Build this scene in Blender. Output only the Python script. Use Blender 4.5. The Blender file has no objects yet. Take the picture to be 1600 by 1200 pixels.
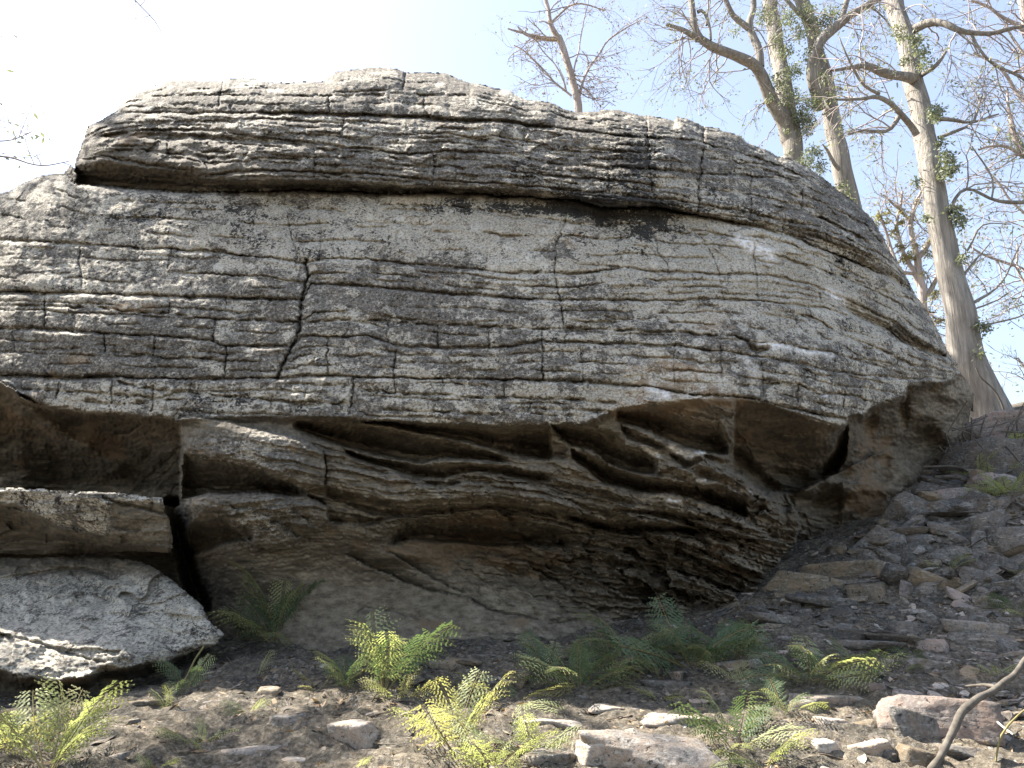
import bpy, math, random, time
import numpy as np
from mathutils import Vector, Matrix, Euler
random.seed(7); np.random.seed(7)
T_START = time.time()
SC = bpy.context.scene
COL = SC.collection

# ---------------------------------------------------------------- camera
CAM = np.array([0.0, 0.0, 1.6]); PITCH = math.radians(15.0); FPX = 1256.0
CP, SP = math.cos(PITCH), math.sin(PITCH)
cd = bpy.data.cameras.new('camera'); cam = bpy.data.objects.new('camera', cd); COL.objects.link(cam)
cam.location = CAM.tolist(); cam.rotation_euler = (math.radians(90) + PITCH, 0, 0)
cd.sensor_width = 36.0; cd.lens = 36.0 * FPX / 1600.0; cd.clip_start = 0.05; cd.clip_end = 2000.0
SC.camera = cam

# ---------------------------------------------------------------- sky and sun
SUN_EL = math.radians(50.5); SUN_AZ = math.radians(69.0)          # azimuth to the left of the view direction
sun_vec = Vector((-math.sin(SUN_AZ)*math.cos(SUN_EL), math.cos(SUN_AZ)*math.cos(SUN_EL), math.sin(SUN_EL)))
world = bpy.data.worlds.new('World'); SC.world = world; world.use_nodes = True
wn = world.node_tree; wn.nodes.clear()
w_out = wn.nodes.new('ShaderNodeOutputWorld'); w_bg = wn.nodes.new('ShaderNodeBackground')
w_sky = wn.nodes.new('ShaderNodeTexSky'); w_sky.sky_type = 'NISHITA'; w_sky.sun_disc = False
w_sky.sun_elevation = SUN_EL; w_sky.sun_rotation = -SUN_AZ
w_sky.altitude = 300.0; w_sky.air_density = 1.0; w_sky.dust_density = 2.6; w_sky.ozone_density = 1.0
w_bg.inputs['Strength'].default_value = 0.085
w_mix = wn.nodes.new('ShaderNodeMix'); w_mix.data_type = 'RGBA'      # thin bright summer haze over the blue
w_mix.inputs[0].default_value = 0.10; w_mix.inputs[7].default_value = (7.6, 7.4, 7.0, 1)
wn.links.new(w_sky.outputs[0], w_mix.inputs[6]); wn.links.new(w_mix.outputs[2], w_bg.inputs[0]); wn.links.new(w_bg.outputs[0], w_out.inputs[0])
sl = bpy.data.lights.new('sun', 'SUN'); sl.energy = 5.0; sl.angle = math.radians(0.53); sl.color = (1.0, 0.94, 0.84)
so = bpy.data.objects.new('sun', sl); COL.objects.link(so); so.location = (-20, 12, 30)
so.rotation_euler = sun_vec.to_track_quat('Z', 'Y').to_euler()
SC.view_settings.view_transform = 'Standard'; SC.view_settings.look = 'None'
SC.view_settings.exposure = 2.02; SC.view_settings.gamma = 1.0; SC.view_settings.use_curve_mapping = False
SC.cycles.max_bounces = 6; SC.cycles.diffuse_bounces = 3; SC.cycles.transparent_max_bounces = 6

# ---------------------------------------------------------------- numeric helpers
def smooth(t):
    t = np.clip(t, 0, 1); return t*t*(3-2*t)
def _hash(ix, iy, seed):
    h = (ix.astype(np.int64)*374761393 + iy.astype(np.int64)*668265263 + seed*974711) & 0xffffffff
    h = ((h ^ (h >> 13))*1274126177) & 0xffffffff
    return ((h ^ (h >> 16)) & 0xffff)/65536.0
def noise2(x, y, seed=0):
    x = np.asarray(x, float); y = np.asarray(y, float); x, y = np.broadcast_arrays(x, y)
    ix = np.floor(x); iy = np.floor(y); fx = x-ix; fy = y-iy
    u = fx*fx*fx*(fx*(fx*6-15)+10); v = fy*fy*fy*(fy*(fy*6-15)+10)
    def g(dx, dy):
        a = _hash(ix+dx, iy+dy, seed)*2*math.pi
        return np.cos(a)*(fx-dx)+np.sin(a)*(fy-dy)
    a = g(0, 0); b = g(1, 0); c = g(0, 1); d = g(1, 1)
    return ((a*(1-u)+b*u)*(1-v)+(c*(1-u)+d*u)*v)*1.5
def fbm2(x, y, seed=0, octv=4, gain=0.5):
    s = 0; a = 1.0; n = 0
    for o in range(octv):
        s = s + a*noise2(x*2**o, y*2**o, seed+o*17); n += a; a *= gain
    return s/n
def ridge2(x, y, seed=0, octv=3):
    s = 0; a = 1.0; n = 0
    for o in range(octv):
        s = s + a*(1-2*np.abs(noise2(x*2**o, y*2**o, seed+o*31))); n += a; a *= .5
    return s/n
def facets(u, v, seed, tilt=1.0):
    """broken-stone facets: nearest jittered cell gives an offset and a tilted plane; also distance to the cell edge"""
    iu = np.floor(u); iv = np.floor(v); d1 = np.full(u.shape, 1e9); d2 = d1.copy(); val = np.zeros(u.shape)
    for a in (-1, 0, 1):
        for b in (-1, 0, 1):
            cu = iu+a; cv = iv+b; h1 = _hash(cu, cv, seed); h2 = _hash(cu, cv, seed+1); h3 = _hash(cu, cv, seed+2); h4 = _hash(cu, cv, seed+3)
            du = u-cu-.1-.8*h1; dv = v-cv-.1-.8*h2; d = du*du+dv*dv
            w = (h3-.5)+tilt*((h4-.5)*du*1.3+(h2*7.3 % 1-.5)*dv*1.3)
            n = d < d1; d2 = np.where(n, d1, np.minimum(d2, d)); val = np.where(n, w, val); d1 = np.where(n, d, d1)
    return val, np.sqrt(d2)-np.sqrt(d1)
def ray(px, py):
    """pixel of the 1600 px wide photograph -> direction with forward component along world y"""
    a = (np.asarray(px, float)-800)/FPX; b = (600-np.asarray(py, float))/FPX
    return a, CP-b*SP, SP+b*CP
def at(px, py, Y):
    dx, dy, dz = ray(px, py); k = Y/dy
    return np.stack(np.broadcast_arrays(CAM[0]+dx*k, CAM[1]+dy*k, CAM[2]+dz*k), -1)
def inside(px, py, poly):
    px, py = np.broadcast_arrays(px, py); m = np.zeros(px.shape, bool)
    n = len(poly)
    for i in range(n):
        x0, y0 = poly[i]; x1, y1 = poly[(i+1) % n]
        if y0 == y1: continue
        c = ((y0 > py) != (y1 > py)) & (px < (x1-x0)*(py-y0)/(y1-y0)+x0)
        m ^= c
    return m
def dist_poly(px, py, poly, closed=True):
    px, py = np.broadcast_arrays(px, py); d = np.full(px.shape, 1e9)
    n = len(poly)
    for i in range(n if closed else n-1):
        x0, y0 = poly[i]; x1, y1 = poly[(i+1) % n]
        ex, ey = x1-x0, y1-y0; L = ex*ex+ey*ey
        if L == 0: continue
        t = np.clip(((px-x0)*ex+(py-y0)*ey)/L, 0, 1)
        np.minimum(d, (px-x0-t*ex)**2+(py-y0-t*ey)**2, out=d)
    return np.sqrt(d)
def rbf(pts):
    p = np.array([(a/100.0, b/100.0) for a, b, c in pts]); v = np.array([c for a, b, c in pts])
    def k(r2): return np.sqrt(r2+0.15)
    D = ((p[:, None]-p[None])**2).sum(-1); n = len(p)
    A = np.zeros((n+1, n+1)); A[:n, :n] = k(D); A[n, :n] = A[:n, n] = 1
    w = np.linalg.solve(A, np.append(v, 0))
    def f(px, py):
        px = np.asarray(px)/100.0; py = np.asarray(py)/100.0; s = np.full(np.broadcast(px, py).shape, w[-1])
        for (a, b), c in zip(p, w[:-1]): s = s + c*k((px-a)**2+(py-b)**2)
        return s
    return f
def upsample(f, X, Y, step=8.0):
    """evaluate a slow smooth f on a coarse grid and bilinearly read it at X, Y"""
    x0, x1, y0, y1 = X.min(), X.max(), Y.min(), Y.max()
    gx = np.arange(x0, x1+step*2, step); gy = np.arange(y0, y1+step*2, step)
    G = f(gx[None, :], gy[:, None])
    u = (X-x0)/step; v = (Y-y0)/step; i = np.clip(u.astype(int), 0, len(gx)-2); j = np.clip(v.astype(int), 0, len(gy)-2)
    a = u-i; b = v-j
    return (G[j, i]*(1-a)+G[j, i+1]*a)*(1-b)+(G[j+1, i]*(1-a)+G[j+1, i+1]*a)*b

# ---------------------------------------------------------------- object helpers
def tag(o, label=None, cat=None, group=None, kind=None):
    if label: o['label'] = label
    if cat: o['category'] = cat
    if group: o['group'] = group
    if kind: o['kind'] = kind
    return o
def empty(name, loc, label=None, cat=None, group=None, rz=0):
    o = bpy.data.objects.new(name, None); COL.objects.link(o); o.location = tuple(float(v) for v in loc)
    o.rotation_euler = (0, 0, rz); o.empty_display_size = .2
    return tag(o, label, cat, group)
def mesh_from(name, V, F, mat=None, smooth_=True, attrs=None):
    V = np.asarray(V, np.float32); me = bpy.data.meshes.new(name)
    me.vertices.add(len(V)); me.vertices.foreach_set('co', V.ravel())
    if isinstance(F, np.ndarray):
        n, k = F.shape; me.loops.add(n*k); me.polygons.add(n)
        me.loops.foreach_set('vertex_index', F.astype(np.int32).ravel())
        me.polygons.foreach_set('loop_start', np.arange(0, n*k, k, dtype=np.int32))
        me.polygons.foreach_set('loop_total', np.full(n, k, np.int32))
    else:
        tot = np.array([len(f) for f in F], np.int32); me.loops.add(int(tot.sum())); me.polygons.add(len(F))
        me.loops.foreach_set('vertex_index', np.array([i for f in F for i in f], np.int32))
        me.polygons.foreach_set('loop_start', np.concatenate([[0], np.cumsum(tot)[:-1]]).astype(np.int32))
        me.polygons.foreach_set('loop_total', tot)
    me.polygons.foreach_set('use_smooth', np.full(len(me.polygons), smooth_, bool))
    if attrs:
        for k, a in attrs.items():
            at_ = me.attributes.new(k, 'FLOAT', 'POINT'); at_.data.foreach_set('value', np.asarray(a, np.float32))
    me.update(calc_edges=True)
    if mat: me.materials.append(mat)
    return me
def link(name, me, parent=None, loc=None):
    o = bpy.data.objects.new(name, me); COL.objects.link(o)
    if parent: o.parent = parent
    if loc is not None: o.location = tuple(float(v) for v in loc)
    return o
class MB:
    def __init__(s): s.V = []; s.F = []; s.n = 0
    def add(s, V, F):
        V = np.asarray(V, float); s.V.append(V); s.F.append(np.asarray(F, int)+s.n); s.n += len(V)
    def tube(s, P, R, k=6, cap=True):
        P = np.asarray(P, float); R = np.asarray(R, float); n = len(P)
        if n < 2: return
        T = np.gradient(P, axis=0); T /= np.linalg.norm(T, axis=1)[:, None]+1e-9
        ref = np.array([0.31, 0.95, 0.1]) if abs(T[0][1]) < .8 else np.array([1.0, .1, 0.2])
        A = np.cross(T, ref); A /= np.linalg.norm(A, axis=1)[:, None]+1e-9; B = np.cross(T, A)
        th = np.arange(k)*2*math.pi/k
        V = P[:, None]+R[:, None, None]*(np.cos(th)[None, :, None]*A[:, None]+np.sin(th)[None, :, None]*B[:, None])
        i = np.arange(n-1)[:, None]*k; j = np.arange(k)[None]; j2 = (j+1) % k
        F = np.stack([i+j, i+j2, i+k+j2, i+k+j], -1).reshape(-1, 4)
        s.add(V.reshape(-1, 3), F)
    def build(s, name, mat, parent=None, org=(0, 0, 0), smooth_=True):
        V = np.concatenate(s.V)-np.asarray(org, float); F = np.concatenate(s.F)
        return link(name, mesh_from(name, V, F, mat, smooth_), parent)

# ---------------------------------------------------------------- materials
def mat_new(name):
    m = bpy.data.materials.new(name); m.use_nodes = True; nt = m.node_tree
    b = nt.nodes['Principled BSDF']; b.inputs['Specular IOR Level'].default_value = 0.25
    return m, nt, b
class NT:
    def __init__(s, nt): s.t = nt
    def n(s, typ, **kw):
        o = s.t.nodes.new(typ)
        for k, v in kw.items(): setattr(o, k, v)
        return o
    def L(s, a, b): s.t.links.new(a, b)
    def noise(s, vec, scale, detail=5, rough=.55, dist=0):
        o = s.n('ShaderNodeTexNoise'); o.inputs['Scale'].default_value = scale; o.inputs['Detail'].default_value = detail
        o.inputs['Roughness'].default_value = rough; o.inputs['Distortion'].default_value = dist
        s.L(vec, o.inputs['Vector']); return o.outputs[0]
    def ramp(s, f, stops):
        o = s.n('ShaderNodeValToRGB'); e = o.color_ramp.elements
        while len(e) < len(stops): e.new(.5)
        for k, (p, c) in enumerate(stops):
            e[k].position = p; e[k].color = (c, c, c, 1) if isinstance(c, (int, float)) else (*c, 1)
        s.L(f, o.inputs[0]); return o.outputs[0]
    def mix(s, f, a, b, mode='MIX'):
        o = s.n('ShaderNodeMix', data_type='RGBA', blend_type=mode)
        for sock, v in ((o.inputs[0], f), (o.inputs[6], a), (o.inputs[7], b)):
            if isinstance(v, (int, float)): sock.default_value = v
            elif isinstance(v, tuple): sock.default_value = (*v, 1)
            else: s.L(v, sock)
        return o.outputs[2]
    def math(s, op, a, b=0.5, clamp=False):
        o = s.n('ShaderNodeMath', operation=op); o.use_clamp = clamp
        for sock, v in ((o.inputs[0], a), (o.inputs[1], b)):
            if isinstance(v, (int, float)): sock.default_value = v
            else: s.L(v, sock)
        return o.outputs[0]
    def attr(s, name):
        o = s.n('ShaderNodeAttribute'); o.attribute_name = name; return o.outputs['Fac']
    def thresh(s, f, lo, hi):
        o = s.n('ShaderNodeMapRange'); o.interpolation_type = 'SMOOTHSTEP'
        s.L(f, o.inputs['Value'])
        for k, v in (('From Min', lo), ('From Max', hi)):
            if isinstance(v, (int, float)): o.inputs[k].default_value = v
            else: s.L(v, o.inputs[k])
        return o.outputs[0]
    def mapping(s, vec, scale=(1, 1, 1), rot=(0, 0, 0), loc=(0, 0, 0)):
        o = s.n('ShaderNodeMapping'); o.inputs['Scale'].default_value = scale; o.inputs['Rotation'].default_value = rot
        o.inputs['Location'].default_value = loc; s.L(vec, o.inputs[0]); return o.outputs[0]
    def bump(s, bsdf, h, strength, dist, prev=None):
        o = s.n('ShaderNodeBump'); o.inputs['Strength'].default_value = strength; o.inputs['Distance'].default_value = dist
        s.L(h, o.inputs['Height'])
        if prev is not None: s.L(prev, o.inputs['Normal'])
        s.L(o.outputs[0], bsdf.inputs['Normal']); return o.outputs[0]

def rock_material(name):
    """lichen-crusted sandstone; masks lich / blk / warm / under / chalk come from the mesh"""
    m, nt, b = mat_new(name); N = NT(nt)
    pos = N.n('ShaderNodeNewGeometry').outputs['Position']
    P = N.mapping(pos, (1, .6, 1.25))
    lich, blk, warm, under, chalk, dry = [N.attr(k) for k in ('lich', 'blk', 'warm', 'under', 'chalk', 'dry')]
    n_fine = N.noise(P, 42, 8, .72); n_mid = N.noise(P, 13, 8, .68); n_big = N.noise(P, 1.7, 5, .6)
    base = N.ramp(n_fine, [(.40, (.045, .043, .040)), (.48, (.125, .119, .108)), (.54, (.24, .228, .206)), (.62, (.45, .43, .385))])
    base2 = N.ramp(n_mid, [(.38, (.085, .08, .073)), (.60, (.25, .236, .212))])
    base = N.mix(.35, base, base2); n_pep = N.noise(P, 85, 4, .7)
    # ochre and pinkish weathered stone
    wcol = N.ramp(N.noise(P, 6, 6, .65), [(.35, (.19, .15, .11)), (.55, (.36, .29, .21)), (.7, (.40, .33, .275))])
    wm = N.thresh(N.noise(N.mapping(pos, (1, .6, 2.2)), 3.3, 7, .66), N.math('SUBTRACT', .69, N.math('MULTIPLY', warm, .40)), N.math('SUBTRACT', .78, N.math('MULTIPLY', warm, .40)))
    base = N.mix(N.math('MULTIPLY', wm, .8), base, wcol)
    # pale lichen crust, broken edges
    pn = N.math('ADD', N.math('MULTIPLY', N.noise(P, 5.0, 10, .80, .25), .68), N.math('MULTIPLY', N.noise(P, 30, 6, .80), .32))
    lo = N.math('SUBTRACT', .612, N.math('MULTIPLY', lich, .165)); hi = N.math('ADD', lo, .022)
    pm = N.thresh(pn, lo, hi)
    pcol = N.ramp(N.noise(P, 60, 5, .7), [(.36, (.17, .163, .143)), (.49, (.47, .453, .40)), (.62, (.66, .64, .57))])
    base = N.mix(N.math('MULTIPLY', pm, N.math('MULTIPLY', N.math('SUBTRACT', 1.0, under, True), .85)), base, pcol)
    # round crustose spots
    v = N.n('ShaderNodeTexVoronoi'); v.inputs['Scale'].default_value = 8.0; v.inputs['Randomness'].default_value = 1
    wv = N.n('ShaderNodeVectorMath', operation='ADD'); sc_ = N.n('ShaderNodeVectorMath', operation='SCALE'); sc_.inputs['Scale'].default_value = .07
    nz = N.n('ShaderNodeTexNoise'); nz.inputs['Scale'].default_value = 16; nz.inputs['Detail'].default_value = 4; N.L(P, nz.inputs[0])
    N.L(nz.outputs['Color'], sc_.inputs[0]); N.L(P, wv.inputs[0]); N.L(sc_.outputs[0], wv.inputs[1]); N.L(wv.outputs[0], v.inputs['Vector'])
    sel = N.n('ShaderNodeSeparateColor'); N.L(v.outputs['Color'], sel.inputs[0])
    rad = N.math('SUBTRACT', .42, N.math('MULTIPLY', sel.outputs[0], .62))
    sp = N.thresh(N.math('SUBTRACT', rad, v.outputs['Distance']), 0.0, .05)
    sp = N.math('MULTIPLY', N.math('MULTIPLY', sp, lich, True), N.math('SUBTRACT', 1.0, under, True), True)
    base = N.mix(N.math('MULTIPLY', sp, .95), base, N.ramp(n_fine, [(.4, (.34, .33, .295)), (.52, (.60, .59, .54))]))
    # pepper of dark grains over the grey crust, then black lichen
    pep = N.math('MULTIPLY', N.thresh(n_pep, .565, .60), N.math('SUBTRACT', .9, N.math('MULTIPLY', pm, .62)), True)
    base = N.mix(N.math('MULTIPLY', pep, N.math('SUBTRACT', 1.0, under, True)), base, (.03, .029, .028))
    bn = N.math('ADD', N.math('MULTIPLY', N.noise(P, 40, 7, .74), .62), N.math('MULTIPLY', N.noise(P, 6.5, 5, .62), .38))
    bl = N.math('SUBTRACT', .655, N.math('MULTIPLY', blk, .22)); bm = N.thresh(bn, bl, N.math('ADD', bl, .02))
    base = N.mix(N.math('MULTIPLY', bm, .93), base, (.016, .016, .017))
    # sheltered stone: brown, smooth, banded; undersides painted darker to deepen their shade
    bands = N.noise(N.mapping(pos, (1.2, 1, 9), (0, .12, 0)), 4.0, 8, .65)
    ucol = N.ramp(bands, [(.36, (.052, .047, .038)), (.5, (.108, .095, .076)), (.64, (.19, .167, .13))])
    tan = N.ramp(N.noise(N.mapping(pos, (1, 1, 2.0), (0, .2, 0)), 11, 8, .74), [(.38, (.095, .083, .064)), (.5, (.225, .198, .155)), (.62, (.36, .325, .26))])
    ucol = N.mix(dry, ucol, tan)  # paler tan where stone faces outwards, light contrast put into the colour
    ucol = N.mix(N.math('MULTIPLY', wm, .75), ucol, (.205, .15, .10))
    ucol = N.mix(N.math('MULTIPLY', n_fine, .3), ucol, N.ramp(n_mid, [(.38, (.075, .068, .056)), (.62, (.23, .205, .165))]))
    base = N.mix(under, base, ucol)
    base = N.mix(N.ramp(n_big, [(.35, .75), (.65, 0.0)]), base, N.mix(1.0, base, (.72, .71, .70), 'MULTIPLY'))
    ch = N.math('MULTIPLY', chalk, N.ramp(N.noise(P, 22, 6, .75), [(.35, 0.0), (.6, 1.0)]), True)
    base = N.mix(ch, base, (.78, .79, .80))
    base = N.mix(1.0, base, (1.06, 1.005, .93), 'MULTIPLY')
    N.L(base, b.inputs['Base Color']); b.inputs['Roughness'].default_value = .9
    p = N.bump(b, n_mid, .7, .03); p = N.bump(b, n_fine, .6, .009, p)
    N.bump(b, N.noise(P, 150, 3, .6), .5, .0025, p)
    return m
ROCK = rock_material('sandstone_with_lichen')
# ---------------------------------------------------------------- the great boulder
SIL_TOP = [(-420,420),(-330,380),(-200,345),(-60,318),(0,301),(15,297),(37,285),(65,273),(100,269),(110,258),(116,262),(120,245),(127,225),(137,197),
 (160,185),(182,172),(190,157),(202,140),(220,140),(242,133),(260,124),(280,125),(345,126),(360,122),(380,121),(400,122),(415,128),(450,128),
 (505,128),(512,122),(525,112),(550,107),(600,104),(620,107),(636,113),(670,112),(697,114),(710,119),(722,124),(735,130),(750,130),(770,137),
 (797,141),(810,149),(822,156),(845,156),(860,159),(882,170),(905,175),(935,174),(942,170),(965,170),(982,174),(1007,181),(1012,179),(1040,184),
 (1053,187),(1058,180),(1075,185),(1100,196),(1122,200),(1157,212),(1168,222),(1200,233),(1212,242),(1237,247),(1262,260),(1287,277),(1305,292),
 (1330,310),(1350,327),(1370,350),(1384,375),(1391,390),(1412,422),(1428,455),(1445,480),(1462,507),(1470,522),(1480,545),(1488,557),(1497,566),
 (1498,578),(1512,597),(1522,615),(1522,630),(1515,650),(1505,682),(1492,700),(1480,717),(1470,727),(1440,742),(1430,755),(1420,767),(1410,780),
 (1400,787),(1390,805),(1375,817),(1362,840),(1352,900),(1330,960),(1200,1030),(900,1070),(300,1070),(-420,1070)]
LIP = [(-420,592),(0,592),(22,608),(87,636),(160,643),(272,652),(300,650),(400,646),(500,648),(545,649),(587,655),(675,659),(800,662),(905,661),
 (935,648),(965,636),(1025,630),(1100,622),(1140,618),(1192,624),(1240,641),(1306,663),(1318,663),(1328,647),(1348,647),(1364,632),(1396,623),
 (1416,615),(1419,599),(1465,595),(1480,590),(1497,580),(1540,570)]
BED = [
 [(-420,100),(120,214),(185,176),(250,176),(350,176),(400,175),(512,177),(575,179),(650,182),(700,186),(800,190),(875,200),(960,211),(1010,215),(1050,217),(1097,223),(1160,240),(1230,264),(1540,420)],
 [(-420,110),(125,222),(180,208),(250,203),(340,204),(400,214),(500,224),(560,232),(640,240),(700,235),(800,243),(860,256),(920,260),(1025,264),(1097,271),(1200,277),(1250,287),(1300,310),(1350,340),(1540,450)],
 [(-420,120),(118,250),(160,246),(200,250),(250,260),(295,266),(320,272),(400,266),(495,269),(575,271),(675,281),(800,288),(925,300),(1000,308),(1097,318),(1175,334),(1225,345),(1287,357),(1340,380),(1387,407),(1425,440),(1540,470)],
 [(-420,130),(100,270),(117,286),(185,292),(225,296),(320,300),(400,300),(482,297),(575,301),(650,301),(750,302),(800,307),(900,311),(940,325),(1025,322),(1075,333),(1100,338),(1170,351),(1200,359),(1250,375),(1300,395),(1350,415),(1390,434),(1425,457),(1540,500)],
 [(-420,376),(0,377),(37,376),(100,380),(150,383),(200,387),(300,391),(400,400),(445,405),(475,411),(515,405),(575,406),(625,411),(800,426),(887,428),(975,419),(1040,426),(1100,428),(1200,431),(1250,441),(1285,452),(1350,480),(1400,505),(1440,540),(1480,557),(1540,570)],
 [(-420,455),(70,455),(140,458),(215,462),(300,464),(400,466),(475,470),(487,443),(575,447),(675,457),(762,462),(800,466),(870,469),(987,470),(1030,470),(1125,467),(1200,471),(1285,481),(1340,497),(1385,514),(1430,548),(1480,572),(1540,580)],
 [(-420,512),(0,512),(75,515),(140,519),(225,525),(275,527),(332,533),(345,540),(400,540),(457,541),(470,525),(540,526),(575,525),(607,535),(640,543),(737,544),(800,541),(850,532),(940,537),(1060,541),(1150,552),(1200,560),(1300,580),(1420,592),(1540,590)],
 [(-420,587),(0,587),(100,588),(215,590),(300,592),(400,590),(430,590),(512,587),(615,590),(700,592),(800,593),(900,596),(975,601),(1012,603),(1050,612),(1100,618),(1145,620),(1540,700)],
]
LOW = [
 [(-420,770),(200,760),(280,660),(450,668),(600,705),(700,715),(850,740),(1000,775),(1150,810),(1300,840),(1540,850)],
 [(-420,865),(200,860),(280,800),(450,790),(600,818),(760,802),(900,830),(1000,848),(1100,885),(1200,930),(1300,960),(1540,960)],
 [(-420,1000),(300,950),(540,880),(660,925),(770,955),(850,978),(1000,988),(1540,1000)],
]
# vertical joints  [(px, py) ...], depth in metres, half width in pixels
J = [
 ([(478,405),(482,425),(472,470),(468,520),(457,540),(440,575),(431,592)],.11,2.6),
 ([(886,335),(870,385),(867,432),(875,465),(881,515)],.06,2.0),([(847,513),(848,592)],.07,1.8),
 ([(1020,360),(1032,397),(1043,415),(1045,428)],.05,1.5),([(1095,368),(1115,402),(1125,435),(1132,467)],.04,1.5),
 ([(1179,380),(1180,432),(1184,468)],.04,1.5),([(1099,195),(1100,230),(1093,270),(1090,334)],.09,2.4),([(1017,240),(1017,297)],.05,1.6),
 ([(1174,270),(1172,348)],.06,1.8),([(1282,452),(1280,482)],.05,1.6),([(634,113),(632,120),(629,142)],.09,2.0),([(514,150),(514,178)],.08,2.0),
 ([(662,150),(665,182)],.04,1.6),([(541,180),(535,205)],.05,1.8),([(492,224),(492,287)],.05,1.6),([(677,240),(677,290)],.05,1.6),([(712,235),(712,290)],.03,1.5),
 ([(350,127),(347,145),(342,167)],.07,1.8),([(1010,180),(1010,213),(1012,238)],.07,2.0),([(70,457),(70,512)],.06,1.8),([(162,521),(165,552)],.08,2.2),
 ([(242,526),(242,554)],.06,1.8),([(265,465),(264,490)],.06,1.8),([(336,500),(335,535)],.07,1.8),([(354,541),(352,591)],.08,2.2),([(352,466),(352,495)],.04,1.4),
 ([(175,591),(175,627)],.07,2.0),([(240,603),(237,642)],.07,2.0),([(90,598),(88,624)],.06,2.0),([(512,527),(512,584)],.07,1.8),([(607,503),(607,535)],.05,1.7),
 ([(685,509),(684,542)],.06,1.7),([(764,512),(762,542)],.06,1.7),([(619,545),(615,570),(617,590)],.07,2.0),([(552,590),(550,630),(545,647)],.08,2.2),
 ([(617,590),(617,616)],.07,1.8),([(789,596),(787,622)],.06,1.8),([(697,480),(697,505)],.04,1.4),([(547,502),(542,525)],.04,1.4),([(882,515),(882,535)],.05,1.5),
 ([(1126,540),(1127,590)],.05,1.6),([(1054,540),(1052,600)],.04,1.4),([(1247,600),(1246,628)],.06,1.8),([(1320,612),(1315,640)],.08,2.0),([(1350,590),(1350,625)],.05,1.6),
 ([(1400,555),(1400,572)],.06,1.8),([(1357,540),(1355,558)],.05,1.8),([(1240,537),(1241,567)],.04,1.5),([(1302,555),(1303,588)],.05,1.6),([(1252,290),(1255,328)],.06,1.8),
 ([(1226,328),(1226,362)],.05,1.6),([(740,750),(738,788)],.03,1.3),([(887,778),(885,802)],.03,1.3),([(830,628),(824,645)],.05,2.0),([(425,620),(423,645)],.05,1.8),
 ([(450,340),(458,385),(470,408)],.05,1.8),([(503,345),(501,400)],.03,1.4),([(128,385),(122,410),(128,450)],.05,2.4),([(267,385),(262,420)],.05,1.6),
 ([(300,445),(302,462)],.03,1.2),([(760,395),(757,425)],.02,1.2),([(590,410),(590,445)],.02,1.2),([(180,157),(185,175)],.04,1.6),([(265,205),(262,250)],.03,1.6),
 ([(820,205),(817,243)],.05,1.8),([(950,262),(952,300)],.04,1.6),([(580,232),(584,268)],.03,1.4),([(1200,235),(1197,278)],.04,1.6),([(1290,355),(1292,395)],.03,1.6),
 ([(985,515),(983,538)],.04,1.4),([(912,537),(910,594)],.03,1.4),([(690,592),(688,618)],.04,1.4),([(480,592),(478,620)],.03,1.4),([(300,592),(297,612)],.04,1.4),
 ([(20,512),(22,548)],.04,1.4),([(1220,487),(1214,535)],.03,1.5),([(1345,498),(1343,540)],.03,1.5),([(1275,565),(1272,600)],.04,1.5),([(1190,565),(1193,622)],.04,1.5)]
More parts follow.
